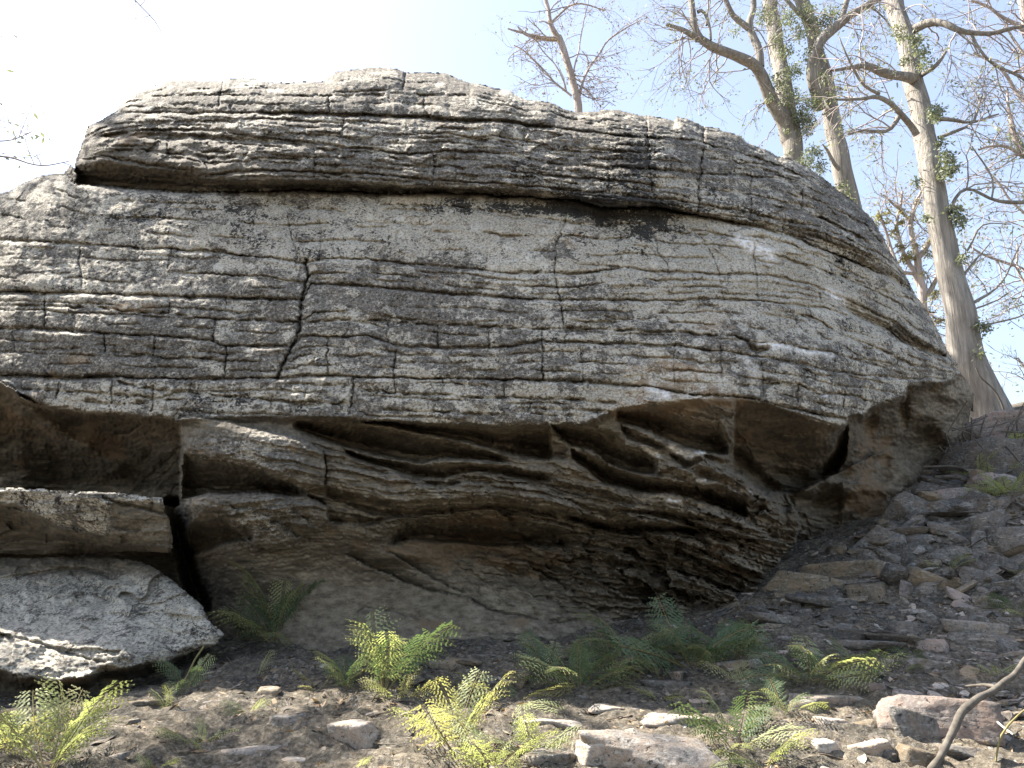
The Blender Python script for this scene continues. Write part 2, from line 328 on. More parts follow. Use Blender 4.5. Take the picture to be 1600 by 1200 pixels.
# short secondary bedding cracks
M = [
 ([(342,427),(400,435),(460,443),(480,445)],.03,1.3),([(-420,404),(0,405),(82,405)],.03,1.3),([(25,547),(137,544)],.04,1.4),([(165,550),(225,553),(262,560),(345,560)],.06,1.7),
 ([(-420,474),(75,478),(162,480),(200,487),(265,490),(332,499),(400,500),(470,504),(525,499),(612,501),(650,506),(800,513),(900,513),(950,515),(1050,519),(1150,526),(1175,533),(1225,537),(1300,552),(1340,562),(1380,575),(1420,587)],.08,2.0),
 ([(622,566),(700,567)],.03,1.3),([(440,597),(495,601),(550,603)],.05,1.5),([(640,596),(785,603)],.05,1.5),([(887,412),(975,417)],.03,1.3),([(1037,475),(1112,477),(1135,484)],.04,1.4),
 ([(1062,560),(1107,565),(1162,566)],.05,1.5),([(1005,580),(1090,580)],.04,1.4),([(1097,297),(1150,300),(1175,305)],.05,1.6),([(1020,359),(1075,365),(1200,372),(1260,390),(1330,418)],.05,1.6),
 ([(400,621),(412,625),(547,631)],.07,1.9),([(555,607),(615,614),(762,622),(800,621),(900,625),(975,631)],.07,1.9),([(175,596),(250,610),(325,616),(400,623)],.08,2.0),
 ([(22,607),(90,611),(175,617),(240,622),(300,626)],.06,1.8),([(100,628),(240,632)],.05,1.6),([(800,637),(830,639),(905,641),(955,646)],.05,1.6),([(800,645),(910,650)],.04,1.5),
 ([(587,640),(680,643),(800,650)],.05,1.6),([(485,232),(587,240),(640,252)],.05,1.8),([(485,273),(560,277),(620,285)],.05,1.8),([(205,215),(300,217),(480,226)],.05,2.0),
 ([(150,232),(230,236),(330,246),(480,249)],.06,2.2),([(640,215),(760,218),(880,236),(960,240)],.04,1.7),([(560,256),(700,262),(800,262)],.04,1.6),([(800,275),(930,279),(1020,291),(1088,300)],.05,1.9),
 ([(1100,249),(1200,258),(1290,285),(1340,322)],.05,1.8),([(1220,300),(1290,322),(1350,350),(1400,408)],.06,2.2),([(1190,318),(1260,332),(1330,362),(1385,395)],.07,2.4),
 ([(1220,485),(1267,495),(1320,525),(1355,537),(1400,560),(1440,575)],.07,2.0),([(1270,515),(1350,560),(1400,577)],.05,1.6),([(1300,425),(1362,447),(1425,470),(1462,505),(1480,540)],.06,2.0),
 ([(1240,567),(1275,587),(1303,588),(1340,590),(1395,600)],.06,1.8),([(1145,605),(1200,600),(1247,600),(1275,614),(1320,616),(1365,628)],.08,2.0),([(1200,612),(1250,622),(1312,643)],.05,1.6),
 ([(420,150),(512,149),(600,147),(720,149),(800,160)],.05,2.0),([(200,152),(300,148),(345,146),(420,137)],.04,1.8),([(850,180),(905,190),(1010,200),(1095,212)],.03,1.5),
 ([(560,345),(640,352),(720,349)],.02,1.2),([(0,425),(120,428)],.02,1.2),([(575,320),(700,322),(760,330),(880,345),(930,352)],.05,1.8),([(180,312),(260,318),(400,320),(480,322)],.04,1.6),
 ([(600,480),(690,482),(715,483)],.02,1.1),([(930,495),(1000,500),(1060,498)],.03,1.4),([(220,398),(330,404)],.02,1.2),([(1140,395),(1240,408),(1330,440)],.02,1.2)]
# undercut bands: lit lower edge T, floor line B, depth, (taper left, taper right)
BANDS = [
 ([(118,258),(160,256),(200,260),(250,263),(300,267),(335,279),(400,281),(492,280),(560,284),(675,291),(800,294),(870,300),(940,312),(1030,318)],BED[3],.48,(4,420)),
 ([(1000,312),(1060,326),(1100,334),(1170,345),(1225,349),(1287,361),(1340,385),(1387,412),(1425,450)],BED[3],.14,(40,6)),
 ([(300,210),(400,211),(480,219)],[(300,216),(400,219),(480,227)],.09,(20,20)),
 ([(130,205),(230,206),(340,209)],[(130,214),(230,212),(340,214)],.07,(10,20)),
 ([(400,173),(575,175),(700,181),(800,186),(870,195)],[(400,178),(575,182),(700,189),(800,193),(870,201)],.09,(20,20)),
 ([(-420,440),(0,450),(140,454)],[(-420,458),(0,459),(140,460)],.08,(1,40)),
 ([(-420,583),(60,584),(200,587)],[(-420,592),(60,592),(200,592)],.07,(1,30)),
 ([(1300,458),(1350,478),(1400,500),(1440,532),(1482,552)],[(1300,470),(1350,500),(1400,530),(1440,548),(1482,560)],.22,(40,8)),
 ([(1165,530),(1185,537),(1205,541)],[(1165,536),(1185,552),(1205,545)],.12,(8,10)),
 # left cave and slab gap
 ([(-420,594),(0,594),(20,606),(35,620),(85,637),(160,644),(275,655),(283,656)],[(-420,775),(283,790)],1.15,(1,2.5)),
 # lens-shaped hollows below the main lip
 ([(457,657),(560,662),(625,673),(690,684),(740,697),(800,716)],[(457,663),(487,677),(540,695),(600,710),(660,722),(700,713),(740,714),(800,722)],.55,(8,25)),
 ([(560,655),(600,657),(675,660),(800,662),(862,662)],[(560,657),(600,661),(695,680),(740,690),(800,706),(862,716)],.5,(20,6)),
 ([(862,662),(905,662),(960,674),(982,697),(1005,702),(1030,722)],[(862,664),(885,690),(925,700),(950,722),(1005,738),(1030,738)],.55,(2,12)),
 ([(800,674),(850,685),(888,700)],[(800,700),(850,712),(888,712)],.16,(20,3)),
 ([(962,638),(1025,641),(1080,652),(1122,661),(1134,690),(1140,700)],[(962,650),(975,658),(1012,668),(1050,688),(1095,703),(1140,708)],.5,(3,5)),
 ([(970,662),(1007,678),(1040,696)],[(970,668),(980,682),(1012,693),(1040,699)],.2,(2,5)),
 ([(890,698),(940,720),(1010,745),(1070,755),(1125,756),(1168,778)],[(890,704),(940,752),(997,766),(1050,767),(1097,782),(1168,806)],.62,(6,6)),
 ([(1045,706),(1085,722),(1125,738),(1160,752)],[(1045,710),(1075,734),(1112,748),(1160,768)],.14,(6,10)),
 ([(1095,706),(1137,712),(1162,728)],[(1095,712),(1137,728),(1175,752)],.14,(6,10)),
 ([(535,700),(575,712),(650,725),(712,720),(800,728),(870,742)],[(535,704),(575,720),(640,740),(695,745),(732,735),(800,741),(870,752)],.34,(10,25)),
 ([(640,742),(690,745),(735,742),(780,752)],[(640,746),(690,762),(735,752),(780,757)],.12,(8,15)),
 ([(780,735),(875,750),(960,770),(1000,782)],[(780,740),(875,762),(960,783),(1000,790)],.16,(20,20)),
 ([(880,801),(930,810),(985,815),(1030,817),(1090,824)],[(880,806),(930,824),(975,833),(1030,829),(1090,832)],.5,(10,10)),
 ([(960,792),(1050,798),(1110,808)],[(960,797),(1050,806),(1110,815)],.2,(20,20)),
 ([(285,708),(345,718),(400,732),(440,748),(478,768)],[(285,775),(330,768),(400,768),(440,771),(478,773)],.5,(2,14)),
 ([(400,752),(475,770),(510,782)],[(400,766),(475,773),(510,788)],.12,(20,6)),
 ([(296,815),(345,806),(385,822),(400,836)],[(296,870),(345,848),(385,840),(400,842)],.35,(3,8)),
 ([(508,762),(575,782),(640,794),(720,790),(800,784),(880,804)],[(508,772),(575,800),(640,808),(720,797),(800,792),(880,812)],.16,(4,20)),
 ([(510,806),(560,808),(600,806),(630,802)],[(510,812),(560,818),(600,812),(630,806)],.12,(4,10)),
 ([(600,826),(640,815),(720,808),(800,813),(880,826),(930,832)],[(600,850),(640,840),(720,845),(800,850),(880,850),(930,850)],.5,(25,60)),
 ([(1146,624),(1192,630),(1240,646),(1306,668),(1326,652)],[(1146,730),(1192,765),(1240,770),(1306,735),(1326,700)],.75,(3,3)),
]
FACE = rbf([(-420,380,7.6),(-420,450,7.0),(-420,650,6.7),(-100,345,6.9),(0,345,6.32),(0,450,5.98),(0,585,5.78),(120,310,6.14),(250,320,6.02),(250,450,5.75),(250,600,5.53),(500,320,5.95),(500,450,5.66),
 (500,600,5.42),(500,650,5.40),(850,330,5.9),(850,450,5.6),(850,600,5.36),(850,650,5.34),(1100,380,5.95),(1100,500,5.62),(1100,600,5.42),(1200,370,6.1),(1300,430,6.5),(1300,560,5.95),(1300,640,5.82),
 (1400,480,7.0),(1450,560,7.0),(1400,600,6.6),(1490,580,7.4),(1540,600,7.7)])
CAPF = rbf([(-420,300,8),(120,280,6.35),(150,260,6.25),(150,200,6.4),(200,150,6.6),(400,285,5.78),(400,200,5.95),(400,130,6.3),(700,290,5.70),(700,200,5.9),(700,120,6.35),(1000,310,5.73),(1000,230,5.95),
 (1000,180,6.25),(1200,350,6.12),(1200,250,6.55),(1330,380,6.6),(1330,330,6.9),(1400,440,7.1),(1440,480,7.3),(-100,200,8)])
LOWF = rbf([(-420,620,6.8),(0,620,6.1),(0,800,6.6),(0,1000,6.6),(200,650,5.9),(200,900,6.8),(300,700,5.6),(300,800,5.72),(285,900,6.9),(340,900,6.35),(340,1000,6.5),(460,680,5.52),(460,760,5.55),(500,800,5.72),(480,900,6.1),(480,1000,6.0),
 (480,1070,5.9),(600,700,5.60),(600,780,5.66),(600,830,5.8),(600,900,6.15),(600,1000,5.95),(600,1070,5.85),(730,780,5.7),(740,860,6.55),(850,700,5.60),(850,790,5.72),(850,860,6.45),(850,920,6.5),(740,930,6.25),(850,985,6.05),(850,1070,5.95),(1050,700,5.55),
 (1050,780,5.62),(1080,850,6.0),(1050,920,6.4),(1050,1070,6.5),(1150,640,5.55),(1165,780,5.72),(1165,850,6.0),(1160,960,6.4),(1200,700,6.1),(1210,830,6.2),(1235,820,6.3),(1240,770,6.5),(1260,860,7.1),(1290,740,6.6),(1310,690,6.2),
 (1340,700,7.05),(1300,800,7.2),(1300,1000,7.5),(1400,640,7.2),(1380,800,7.35),(1460,620,7.45),(1450,720,7.6),(1515,640,8.0)])

def edge_x(line, px):
    a = np.array(line, float); return np.interp(px, a[:, 0], a[:, 1])
def on_lines(px1, lines):
    """monotone stack of bedding lines for the columns px1"""
    out = []; prev = None
    for l in lines:
        y = edge_x(l, px1)
        if prev is not None: y = np.maximum(y, prev+3)
        out.append(y); prev = y
    return np.array(out)

def boulder_depth(PX, PY):
    wx = PX+5*fbm2(PX/34, PY/34, 3, 3)+1.6*noise2(PX/5, PY/5, 9); wy = PY+3.5*fbm2(PX/40, PY/26, 5, 3)+1.2*noise2(PX/6, PY/4, 11)
    face = upsample(FACE, wx, wy); cap = upsample(CAPF, wx, wy); low = upsample(LOWF, wx, wy)
    yc = edge_x(BED[3], wx); yl = edge_x(LIP, wx)
    capw = (wy < yc) & (wx > 112)
    Y = np.where(capw, cap, face)
    tl = smooth((wy-yl)/16.0); Y = np.where(wy > yl, Y*(1-tl)+low*tl, Y)
    # layer coordinate that follows the bedding
    xs = np.arange(-460, 1570, 4.0)
    top = np.minimum(edge_x([(a, b) for a, b in SIL_TOP[:80]], xs)-2, on_lines(xs, BED)[0]-12)
    S = np.vstack([top, on_lines(xs, BED+LOW)]); k = np.arange(len(S))*1.0; k[9:] = [9, 11.5, 14, 17][:len(S)-9] if len(S) > 9 else k[9:]
    ygrid = np.arange(60, 1100, 4.0); G = np.empty((len(ygrid), len(xs)))
    for i in range(len(xs)): G[:, i] = np.interp(ygrid, S[:, i], k)
    u = np.clip((wx+460)/4, 0, len(xs)-1.01); v = np.clip((wy-60)/4, 0, len(ygrid)-1.01); i = u.astype(int); j = v.astype(int); a = u-i; b = v-j
    s = (G[j, i]*(1-a)+G[j, i+1]*a)*(1-b)+(G[j+1, i]*(1-a)+G[j+1, i+1]*a)*b
    # amplitude of lamination: strong in the cap and the broken under-ledges, weak on the face
    def blob(cx, cy, rx, ry): return np.exp(-(((wx-cx)/rx)**2+((wy-cy)/ry)**2))
    amp = .006+.016*blob(350, 225, 330, 50)+.014*blob(900, 240, 300, 60)+.018*blob(1280, 350, 160, 60)+.012*blob(250, 615, 300, 25)
    crag = np.clip(1.1*blob(1120, 880, 130, 80)+.9*blob(930, 870, 160, 45)+.6*blob(1000, 930, 150, 30)+.5*blob(1180, 800, 70, 60)+.3*blob(420, 830, 90, 40)+.5*blob(760, 815, 160, 16), 0, 1)
    mid = np.where(wy > yl, smooth((wy-yl)/20), 0)*blob(800, 745, 420, 75)
    amp = amp+.022*mid+.05*crag+.012*blob(1400, 700, 110, 110)
    base_wall = blob(500, 960, 150, 90); amp = amp*(1-.7*base_wall)*(1-.8*crag)
    lam = ridge2(wx/95+3*s, s*4.2, 21, 3)*.6+noise2(wx/38, s*11, 23)*.6
    lam = lam+.8*np.abs(noise2(wx/60, s*7.0, 27))
    Y = Y-amp*lam*np.where(wy > yl, .45, 1.0)
    # each block sits a little proud or back of its neighbour
    cellx = wx/92+.8*np.floor(s*2.0)*1.7; cellid = np.floor(cellx); bb = _hash(cellid, np.floor(s*2.0), 77)-.5
    edge = np.minimum(cellx-cellid, 1-(cellx-cellid))*92
    Y = Y+np.where(wy < yl, .028*bb*smooth(edge/5), 0)
    # stepped plates in the broken part
    for (fq, sd_, am) in ((2.6, 41, 1.0), (7.5, 141, .50)):
        st = s*fq+1.1*fbm2(wx/150, wy/70, sd_, 4)+.22*np.abs(noise2(wx/26, wy/26, sd_+9)); fr = st-np.floor(st); hh = .35+1.3*_hash(np.floor(st), np.floor(st)*0, sd_)
        Y = Y+am*hh*(.16*crag+.085*mid)*(1.0*smooth(fr*6)-fr)
        cx_ = (wx+.35*wy)/(62 if fq < 5 else 34)+7.3*_hash(np.floor(st), np.floor(st)*0, sd_+3)+.5*noise2(wx/40, wy/30, sd_+5); ci = np.floor(cx_); ce = np.minimum(cx_-ci, 1-cx_+ci)*50
        Y = Y-(_hash(ci, np.floor(st), sd_+7)-.45)*(.10*crag+.05*mid)*smooth(ce/3.5)*(1 if fq < 5 else .45)
    ca, sa = math.cos(.42), math.sin(.42); ru = wx*ca+wy*sa; rv = -wx*sa+wy*ca       # sheets dip to the right
    ru = ru+9*noise2(wx/20, wy/20, 47); rv = rv+5*noise2(wx/16, wy/16, 48)
    cm = np.clip(crag+.10*np.where(wy > yl+6, 1, 0)*blob(820, 760, 420, 120)-.6*base_wall+.30*np.where(wy > yl+4, 1, 0)*blob(1065, 715, 120, 65), 0, 1)
    f1, e1 = facets(ru/120, rv/30, 501, 1.6); f2, e2 = facets(ru/52, rv/14, 511, 1.6); f3, e3 = facets(ru/22, rv/7, 521, 1.4)
    Y = Y+cm*(.34*f1+.15*f2+.055*f3)+.05*crag*np.exp(-e1/.05)
    fa, ea = facets(wx/46+s, s*2.6, 531, 1.5); fb, eb = facets(wx/19, s*5.5, 541, 1.2)
    rough = np.clip(.5*blob(350, 225, 330, 60)+.4*blob(900, 240, 300, 60)+.7*blob(1280, 350, 160, 60)+.5*blob(250, 615, 300, 25)+.25, 0, 1)*np.where(wy < yl, 1, 0)
    Y = Y+rough*(.045*fa+.022*fb)
    # cracks between blocks
    yl_stop = (PY < edge_x(LIP, PX)+2)
    for n, l in enumerate(BED):
        a = np.array(l, float)
        L = np.interp(wx, a[:, 0], a[:, 1]); dl = wy-L
        op = .65+.35*smooth(.5+1.6*noise2(wx/55, n*7.3+0*wx, 51))
        ok = (wx > 112) if n <= 3 else np.ones(wx.shape, bool)
        dep = [.07, .06, .07, .05, .07, .09, .08, .11][n]; op = op*(.65+.35*smooth(.55+1.9*noise2(wx/23, n*3.3+0*wx, 57))); wd = 1.2+1.2*smooth(.5+1.4*noise2(wx/70, n*5.1+0*wx, 59))
        dl = dl+1.0*noise2(wx/19, n*9.7+0*wx, 58)
        Y = Y+np.where(ok & yl_stop, dep*op*np.exp(-np.abs(dl/wd)**1.6)+.020*np.exp(-np.abs(dl)/7)-.012*np.exp(-((dl-6)/4)**2), 0)
    # thin continuous partings inside every bed
    for q_, off in enumerate((.27, .5, .74)):
        sp = s-np.floor(s)-off+.05*noise2(wx/90, np.floor(s)*3.1+q_, 62); hgt = np.maximum(np.gradient(s, axis=0)/1.4, .008)
        dpx = np.abs(sp)/hgt; on = smooth(.5+2.2*noise2(wx/75, np.floor(s)*5.7+q_*9, 63))*np.where(s < 9, 1, 0)
        Y = Y+on*(.034 if q_ != 1 else .045)*np.exp(-(dpx/1.25)**1.6)+on*.008*np.exp(-dpx/5)
    for l, dep, w in M:
        a = np.array(l, float); dl = wy-np.interp(wx, a[:, 0], a[:, 1]); e = np.minimum(wx-a[0, 0], a[-1, 0]-wx)
        sel = (np.abs(dl) < 26) & (e > -2)
        t = smooth(e[sel]/20); d_ = np.abs(dl[sel]+1.8*noise2(wx[sel]/14, wx[sel]*0+a[0, 1], 54)); w = w*.8
        op = .15+.85*smooth(.5+1.7*noise2(wx[sel]/26, dl[sel]*0+a[0, 1], 53))
        Y[sel] += t*(dep*op*np.exp(-(d_/w)**1.7)+.014*np.exp(-d_/6))
    for l, dep, w in J:
        a = np.array(l, float); dl = wx-np.interp(wy, a[:, 1], a[:, 0]); e = np.minimum(wy-a[0, 1], a[-1, 1]-wy)
        sel = (np.abs(dl) < 26) & (e > -3)
        t = smooth((e[sel]+3)/5); d_ = np.abs(dl[sel]+2.0*noise2(wy[sel]/11, wy[sel]*0+a[0, 0], 55)); big = dep > .09
        op = (.8 if big else .45)+(.2 if big else .55)*smooth(.5+1.8*noise2(wy[sel]/13, wy[sel]*0+a[0, 0], 56)); w = w*(.9 if big else .6); dep = dep*(1 if big else .8)
        Y[sel] += t*(dep*op*np.exp(-(d_/w)**1.7)+.016*np.exp(-d_/6))
    # undercut ledges
    for T, B, dep, (el, er) in BANDS:
        t = np.array(T, float); x0, x1 = t[0, 0], t[-1, 0]
        sel = (wx > x0) & (wx < x1) & (wy > t[:, 1].min()-6) & (wy < np.array(B)[:, 1].max()+30)
        X_, Y_ = wx[sel], wy[sel]; top_ = np.interp(X_, t[:, 0], t[:, 1]); bot = np.maximum(edge_x(B, X_), top_+3)
        w = smooth((X_-x0)/el)*smooth((x1-X_)/er); r = (Y_-top_)/(bot-top_)
        prof = np.where(r < 0, 0, np.where(r < 1, np.clip(r*1.25, 0, 1)**.85, np.exp(-np.maximum(0, Y_-bot)/2.2)))
        prof = np.where((r < 0) & (Y_ > top_-6), .0, prof)
        Y[sel] += dep*w*prof+.02*w*np.exp(-np.abs(Y_-top_)/3)*(r < 0)
    # proud plates of the lower left corner and the pale band through the middle
    for poly, dep, rr in (([(272,655),(300,652),(345,656),(400,670),(475,686),(507,706),(509,762),(476,767),(400,733),(345,717),(285,708),(284,700)],.20,4),
                          ([(298,775),(345,771),(400,770),(470,771),(511,790),(513,814),(497,828),(472,838),(450,860),(425,862),(398,856),(380,838),(345,812),(300,816)],.26,6),
                          ([(507,700),(560,718),(640,742),(690,764),(735,746),(800,750),(887,779),(925,800),(918,808),(885,801),(800,788),(725,792),(625,795),(575,783),(509,762)],.11,5),
                          ([(1003,803),(1025,812),(1060,811),(1095,826),(1060,830),(1025,826),(1005,816)],.15,3),([(1140,600),(1146,640),(1130,660),(1160,720),(1190,770),(1140,690),(1120,655),(1060,640),(1000,625)],.06,5)):
        x0, y0 = np.min(poly, 0); x1, y1 = np.max(poly, 0); sel = (wx > x0) & (wx < x1) & (wy > y0) & (wy < y1)
        a_, b_ = wx[sel], wy[sel]; d_ = np.where(inside(a_, b_, poly), dist_poly(a_, b_, poly), 0)
        Y[sel] -= dep*(.72*smooth(d_/2.2)+.28*smooth(d_/(rr*3)))
    # left cave: rib and pale left wall
    cave = (wy > edge_x([(-420,594),(0,594),(20,606),(35,620),(85,637),(160,644),(283,656)], wx)+2) & (wx < 283) & (wy < 775)
    rb = dist_poly(wx, wy, [(18,610),(60,650),(110,690),(180,730)], False)
    Y = Y-np.where(cave, .22*np.exp(-(rb/14)**2)+.35*smooth((60-wx+.3*(wy-600))/90)*(wy < 762), 0)
    Y = Y+np.where(cave, .10*fbm2(wx/60, wy/45, 61, 4), 0)
    # dark slot between the prow and the split slab
    slot = smooth(1-dist_poly(wx, wy, [(272,790),(282,850),(300,905),(318,950)], False)/20)
    Y = Y+slot*1.2*(wx < 330)
    # hollow at the heart of the overhang with smooth bulges
    Y = Y+.10*blob(700, 860, 70, 26)+.13*blob(620, 845, 40, 16)-.14*blob(760, 880, 55, 16)-.10*blob(650, 868, 45, 12)+.2*blob(860, 900, 70, 18)-.12*blob(935, 905, 70, 14)+.16*blob(1000, 935, 60, 10)
    # parallel ledges on the sloping foot of the boulder
    for l, dep in (([(539,868),(598,894),(661,922),(729,934),(768,956),(848,970)],.11),([(600,862),(621,871),(672,902),(729,930)],.09),
                   ([(553,960),(570,948),(615,956),(658,970)],-.06),([(850,975),(930,968),(1000,970)],.10),([(870,960),(960,955),(1010,962)],.09),([(720,985),(800,993),(850,995)],.06)):
        a = np.array(l, float); dl = wy-np.interp(wx, a[:, 0], a[:, 1]); e = smooth(np.minimum(wx-a[0, 0], a[-1, 0]-wx)/12)
        Y = Y+np.where(dl > 0, -abs(dep)*.2*np.exp(-dl/30), abs(dep)*np.exp(dl/9.0))*e
    # right lobe: scoops and ribs
    rl = smooth((wx-1296-.35*(700-wy))/12)*smooth((wy-yl)/6)
    Y = Y+rl*(.42*np.exp(-(((wx-1440)/33)**2+((wy-702)/38)**2)**2)+.22*np.exp(-(((wx-1352)/17)**2+((wy-655-.0*(wx))/32)**2)**2)
        +.30*np.exp(-(((wx-1305)/26)**2+((wy-725)/30)**2)**2)+.25*np.exp(-(((wx-1290)/30)**2+((wy-775)/18)**2)**2)+.14*np.exp(-(((wx-1412)/8)**2+((wy-640)/24)**2)**2)
        +.12*blob(1460, 625, 16, 18)+.13*fbm2(wx/52, wy/46, 71, 4))
    fl = wy-np.interp(wx, [1285,1300,1330,1365,1400], [748,742,728,712,700]); e = smooth((wx-1285)/10)*smooth((1385-wx)/14)
    Y = Y-e*.16*np.where(fl > 0, np.exp(-fl/14.0), 0)
    f2 = wy-np.interp(wx, [1310,1322,1345,1375,1385], [752,756,754,760,775]); e = smooth((wx-1310)/6)*smooth((1392-wx)/8)
    Y = Y-e*.20*np.where(f2 > 0, np.exp(-f2/60.0), 0)
    # the prow of broken sheets and the deep shadowed gap behind it
    pr = np.interp(wy, [760,775,800,820,850,880,915,960], [1218,1228,1243,1247,1238,1216,1190,1166]); q = wx-pr
    Y = Y+np.where(q > 0, .55*smooth(q/4)*np.exp(-q/75), -.05*np.exp(q/10))*smooth((wy-765)/14)*smooth((985-wy)/12)
    q2 = dist_poly(wx, wy, [(1150,712),(1175,735),(1205,765),(1228,790)], False); Y = Y+.30*smooth(1-q2/17)
    # isolated pieces: left shoulder block behind the cap
    Y = Y+np.where((wy < yc) & (wx <= 112), .25, 0)
    Y = Y+.05*fbm2(PX/150, PY/150, 81, 3)+.018*fbm2(PX/30, PY/22, 83, 4)*(1-.5*base_wall)+.0055*fbm2(PX/7, PY/5, 87, 2)
    return Y, s, crag, wx, wy

def normal_z(P, J_, I_):
    """z of the surface normal on a grid of points"""
    du = np.gradient(P, axis=1); dv = np.gradient(P, axis=0); n = np.cross(du, dv)
    n /= np.linalg.norm(n, axis=-1)[..., None]+1e-12
    n[n[..., 1] > 0] *= -1
    return n
def grid_part(name, P, vid_mask, cell, attrs, parent, org):
    jj, ii = np.nonzero(cell); W = P.shape[1]
    q = np.stack([jj*W+ii, (jj+1)*W+ii, (jj+1)*W+ii+1, jj*W+ii+1], -1)
    u, inv = np.unique(q, return_inverse=True)
    V = P.reshape(-1, 3)[u]-org; A = {k: a.ravel()[u] for k, a in attrs.items()}
    return link(name, mesh_from(name, V, inv.reshape(-1, 4), ROCK, True, A), parent)

def back_shell(name, poly, Yfun, thick, step, org, parent, xr, yr):
    xs = np.arange(xr[0], xr[1], step); ys = np.arange(yr[0], yr[1], step); X, Y = np.meshgrid(xs, ys)
    m = inside(X, Y, poly); d = dist_poly(X, Y, poly)
    D = Yfun(X, Y)+.30+thick*np.sqrt(np.clip(d/160, 0, 1))
    P = at(X, Y, D); P[..., 2] += .12*fbm2(X/90, Y/90, 5, 3)-.1
    cell = m[:-1, :-1] & m[1:, :-1] & m[:-1, 1:] & m[1:, 1:]
    z = np.zeros(X.shape)
    return grid_part(name, P, m, cell, dict(lich=z+.6, blk=z+.3, warm=z+.2, under=z, chalk=z, dry=z), parent, org)

t0 = time.time()
gx = np.concatenate([np.arange(-420, -24, 9.0), np.arange(-24, 1530, 1.4)]); gy = np.arange(96, 1052, 1.4)
PX, PY = np.meshgrid(gx, gy)
JX = PX+2.2*fbm2(PX/22, PY/22, 101, 3)+.9*noise2(PX/4, PY/4, 103); JY = PY+2.2*fbm2(PX/26, PY/20, 105, 3)+.8*noise2(PX/5, PY/5, 107)
mask = inside(JX, JY, SIL_TOP)
D, S_, CRAG, WX, WY = boulder_depth(PX, PY)
sd = upsample(lambda x, y: dist_poly(x, y, [p for p in SIL_TOP[:96]], False), JX, JY, 5.0)
D = D+.42*(1-np.sqrt(np.clip(1-(1-np.clip(sd/34, 0, 1))**2, 0, 1)))
P = at(PX, PY, D)
NRM = normal_z(P, None, None)
def sm5(a):
    for _ in range(3):
        a = (a+np.roll(a, 1, 0)+np.roll(a, -1, 0)+np.roll(a, 1, 1)+np.roll(a, -1, 1))/5
    return a
NZ = sm5(NRM[..., 2])
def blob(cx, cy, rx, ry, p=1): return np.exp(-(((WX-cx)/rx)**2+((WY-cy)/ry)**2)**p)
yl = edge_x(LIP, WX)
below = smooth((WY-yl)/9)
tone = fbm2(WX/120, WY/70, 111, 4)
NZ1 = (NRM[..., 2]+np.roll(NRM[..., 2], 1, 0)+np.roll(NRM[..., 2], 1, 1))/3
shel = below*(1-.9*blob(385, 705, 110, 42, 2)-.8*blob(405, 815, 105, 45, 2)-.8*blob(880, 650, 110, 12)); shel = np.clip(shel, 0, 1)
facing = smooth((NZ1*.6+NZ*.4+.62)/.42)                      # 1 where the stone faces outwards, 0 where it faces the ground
under = np.clip(shel*.97, 0, 1); dry = np.clip(facing*shel*(1-.85*blob(1240, 720, 130, 130, 2))*(1-.7*blob(140, 700, 150, 75, 3))*(1-.35*blob(1400, 720, 120, 120, 2))*(1-.35*blob(1000, 900, 200, 80))*(1-.30*blob(520, 940, 200, 80, 2)), 0, 1)  # dry paints shade into the colour: outward faces tan, undersides and recesses darker
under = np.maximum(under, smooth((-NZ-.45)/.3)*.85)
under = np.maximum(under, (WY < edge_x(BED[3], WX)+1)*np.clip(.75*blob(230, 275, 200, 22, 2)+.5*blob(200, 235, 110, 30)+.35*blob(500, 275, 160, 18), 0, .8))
strk = fbm2(WX/70, S_*5.0, 117, 4)
lich = np.clip(.66+.38*tone+.45*strk*(1+1.2*(WY < edge_x(BED[3], WX)))-.14*(WY < edge_x(BED[3], WX))+.45*blob(660, 345, 190, 45)+.35*blob(330, 370, 200, 40)+.35*blob(880, 430, 170, 70)+.5*blob(1180, 400, 170, 70)+.3*blob(1300, 470, 150, 60)-.35*blob(650, 470, 260, 40)-.4*blob(600, 265, 300, 25)
   -.35*blob(100, 560, 200, 40)+.3*blob(950, 620, 120, 20)+.35*blob(250, 620, 200, 20)-.3*blob(230, 235, 130, 50)+.2*blob(1130, 300, 120, 50)-.3*blob(1300, 350, 90, 40)-.2*blob(300, 540, 260, 30), 0, 1.25)*(1-under)
blk = np.clip(.30+.5*strk*(WY < edge_x(BED[3], WX))+.5*fbm2(WX/90, WY/60, 113, 3)+.6*blob(985, 250, 60, 45)+.62*blob(1000, 345, 70, 30)+.5*blob(900, 325, 190, 14)+.35*blob(230, 340, 260, 25)+.3*blob(480, 380, 120, 30)+.3*blob(900, 300, 140, 50)
   +.45*blob(1340, 400, 60, 40)+.3*blob(700, 325, 260, 14)+.25*blob(130, 450, 120, 9)+.25*blob(300, 625, 160, 18)-.15*blob(1150, 420, 150, 50), 0, 1.15)*(1-.75*under)
warm = np.clip(.15+.3*fbm2(WX/100, WY/50, 115, 3)+.6*blob(680, 355, 120, 25)+.5*blob(860, 365, 90, 25)+.6*blob(210, 480, 70, 12)+.5*blob(210, 215, 60, 14)+.6*blob(1090, 495, 90, 20)+.75*blob(1060, 590, 110, 35)+.5*blob(990, 640, 120, 25)
   +.4*blob(1100, 650, 60, 40)+.5*blob(120, 560, 40, 12)+.8*blob(700, 860, 110, 24)+.7*blob(760, 812, 90, 10)+.6*blob(830, 870, 90, 30)+.5*blob(30, 660, 50, 60)+.9*blob(1350, 785, 50, 28)+.5*blob(1370, 700, 40, 50)+.4*blob(1320, 733, 40, 14)
   +.3*blob(700, 975, 130, 12)+.3*blob(1130, 860, 60, 40)+.4*blob(160, 690, 90, 40), 0, 1.1)
def streak(pts, w): return np.exp(-(dist_poly(WX, WY, pts, False)/w)**2)
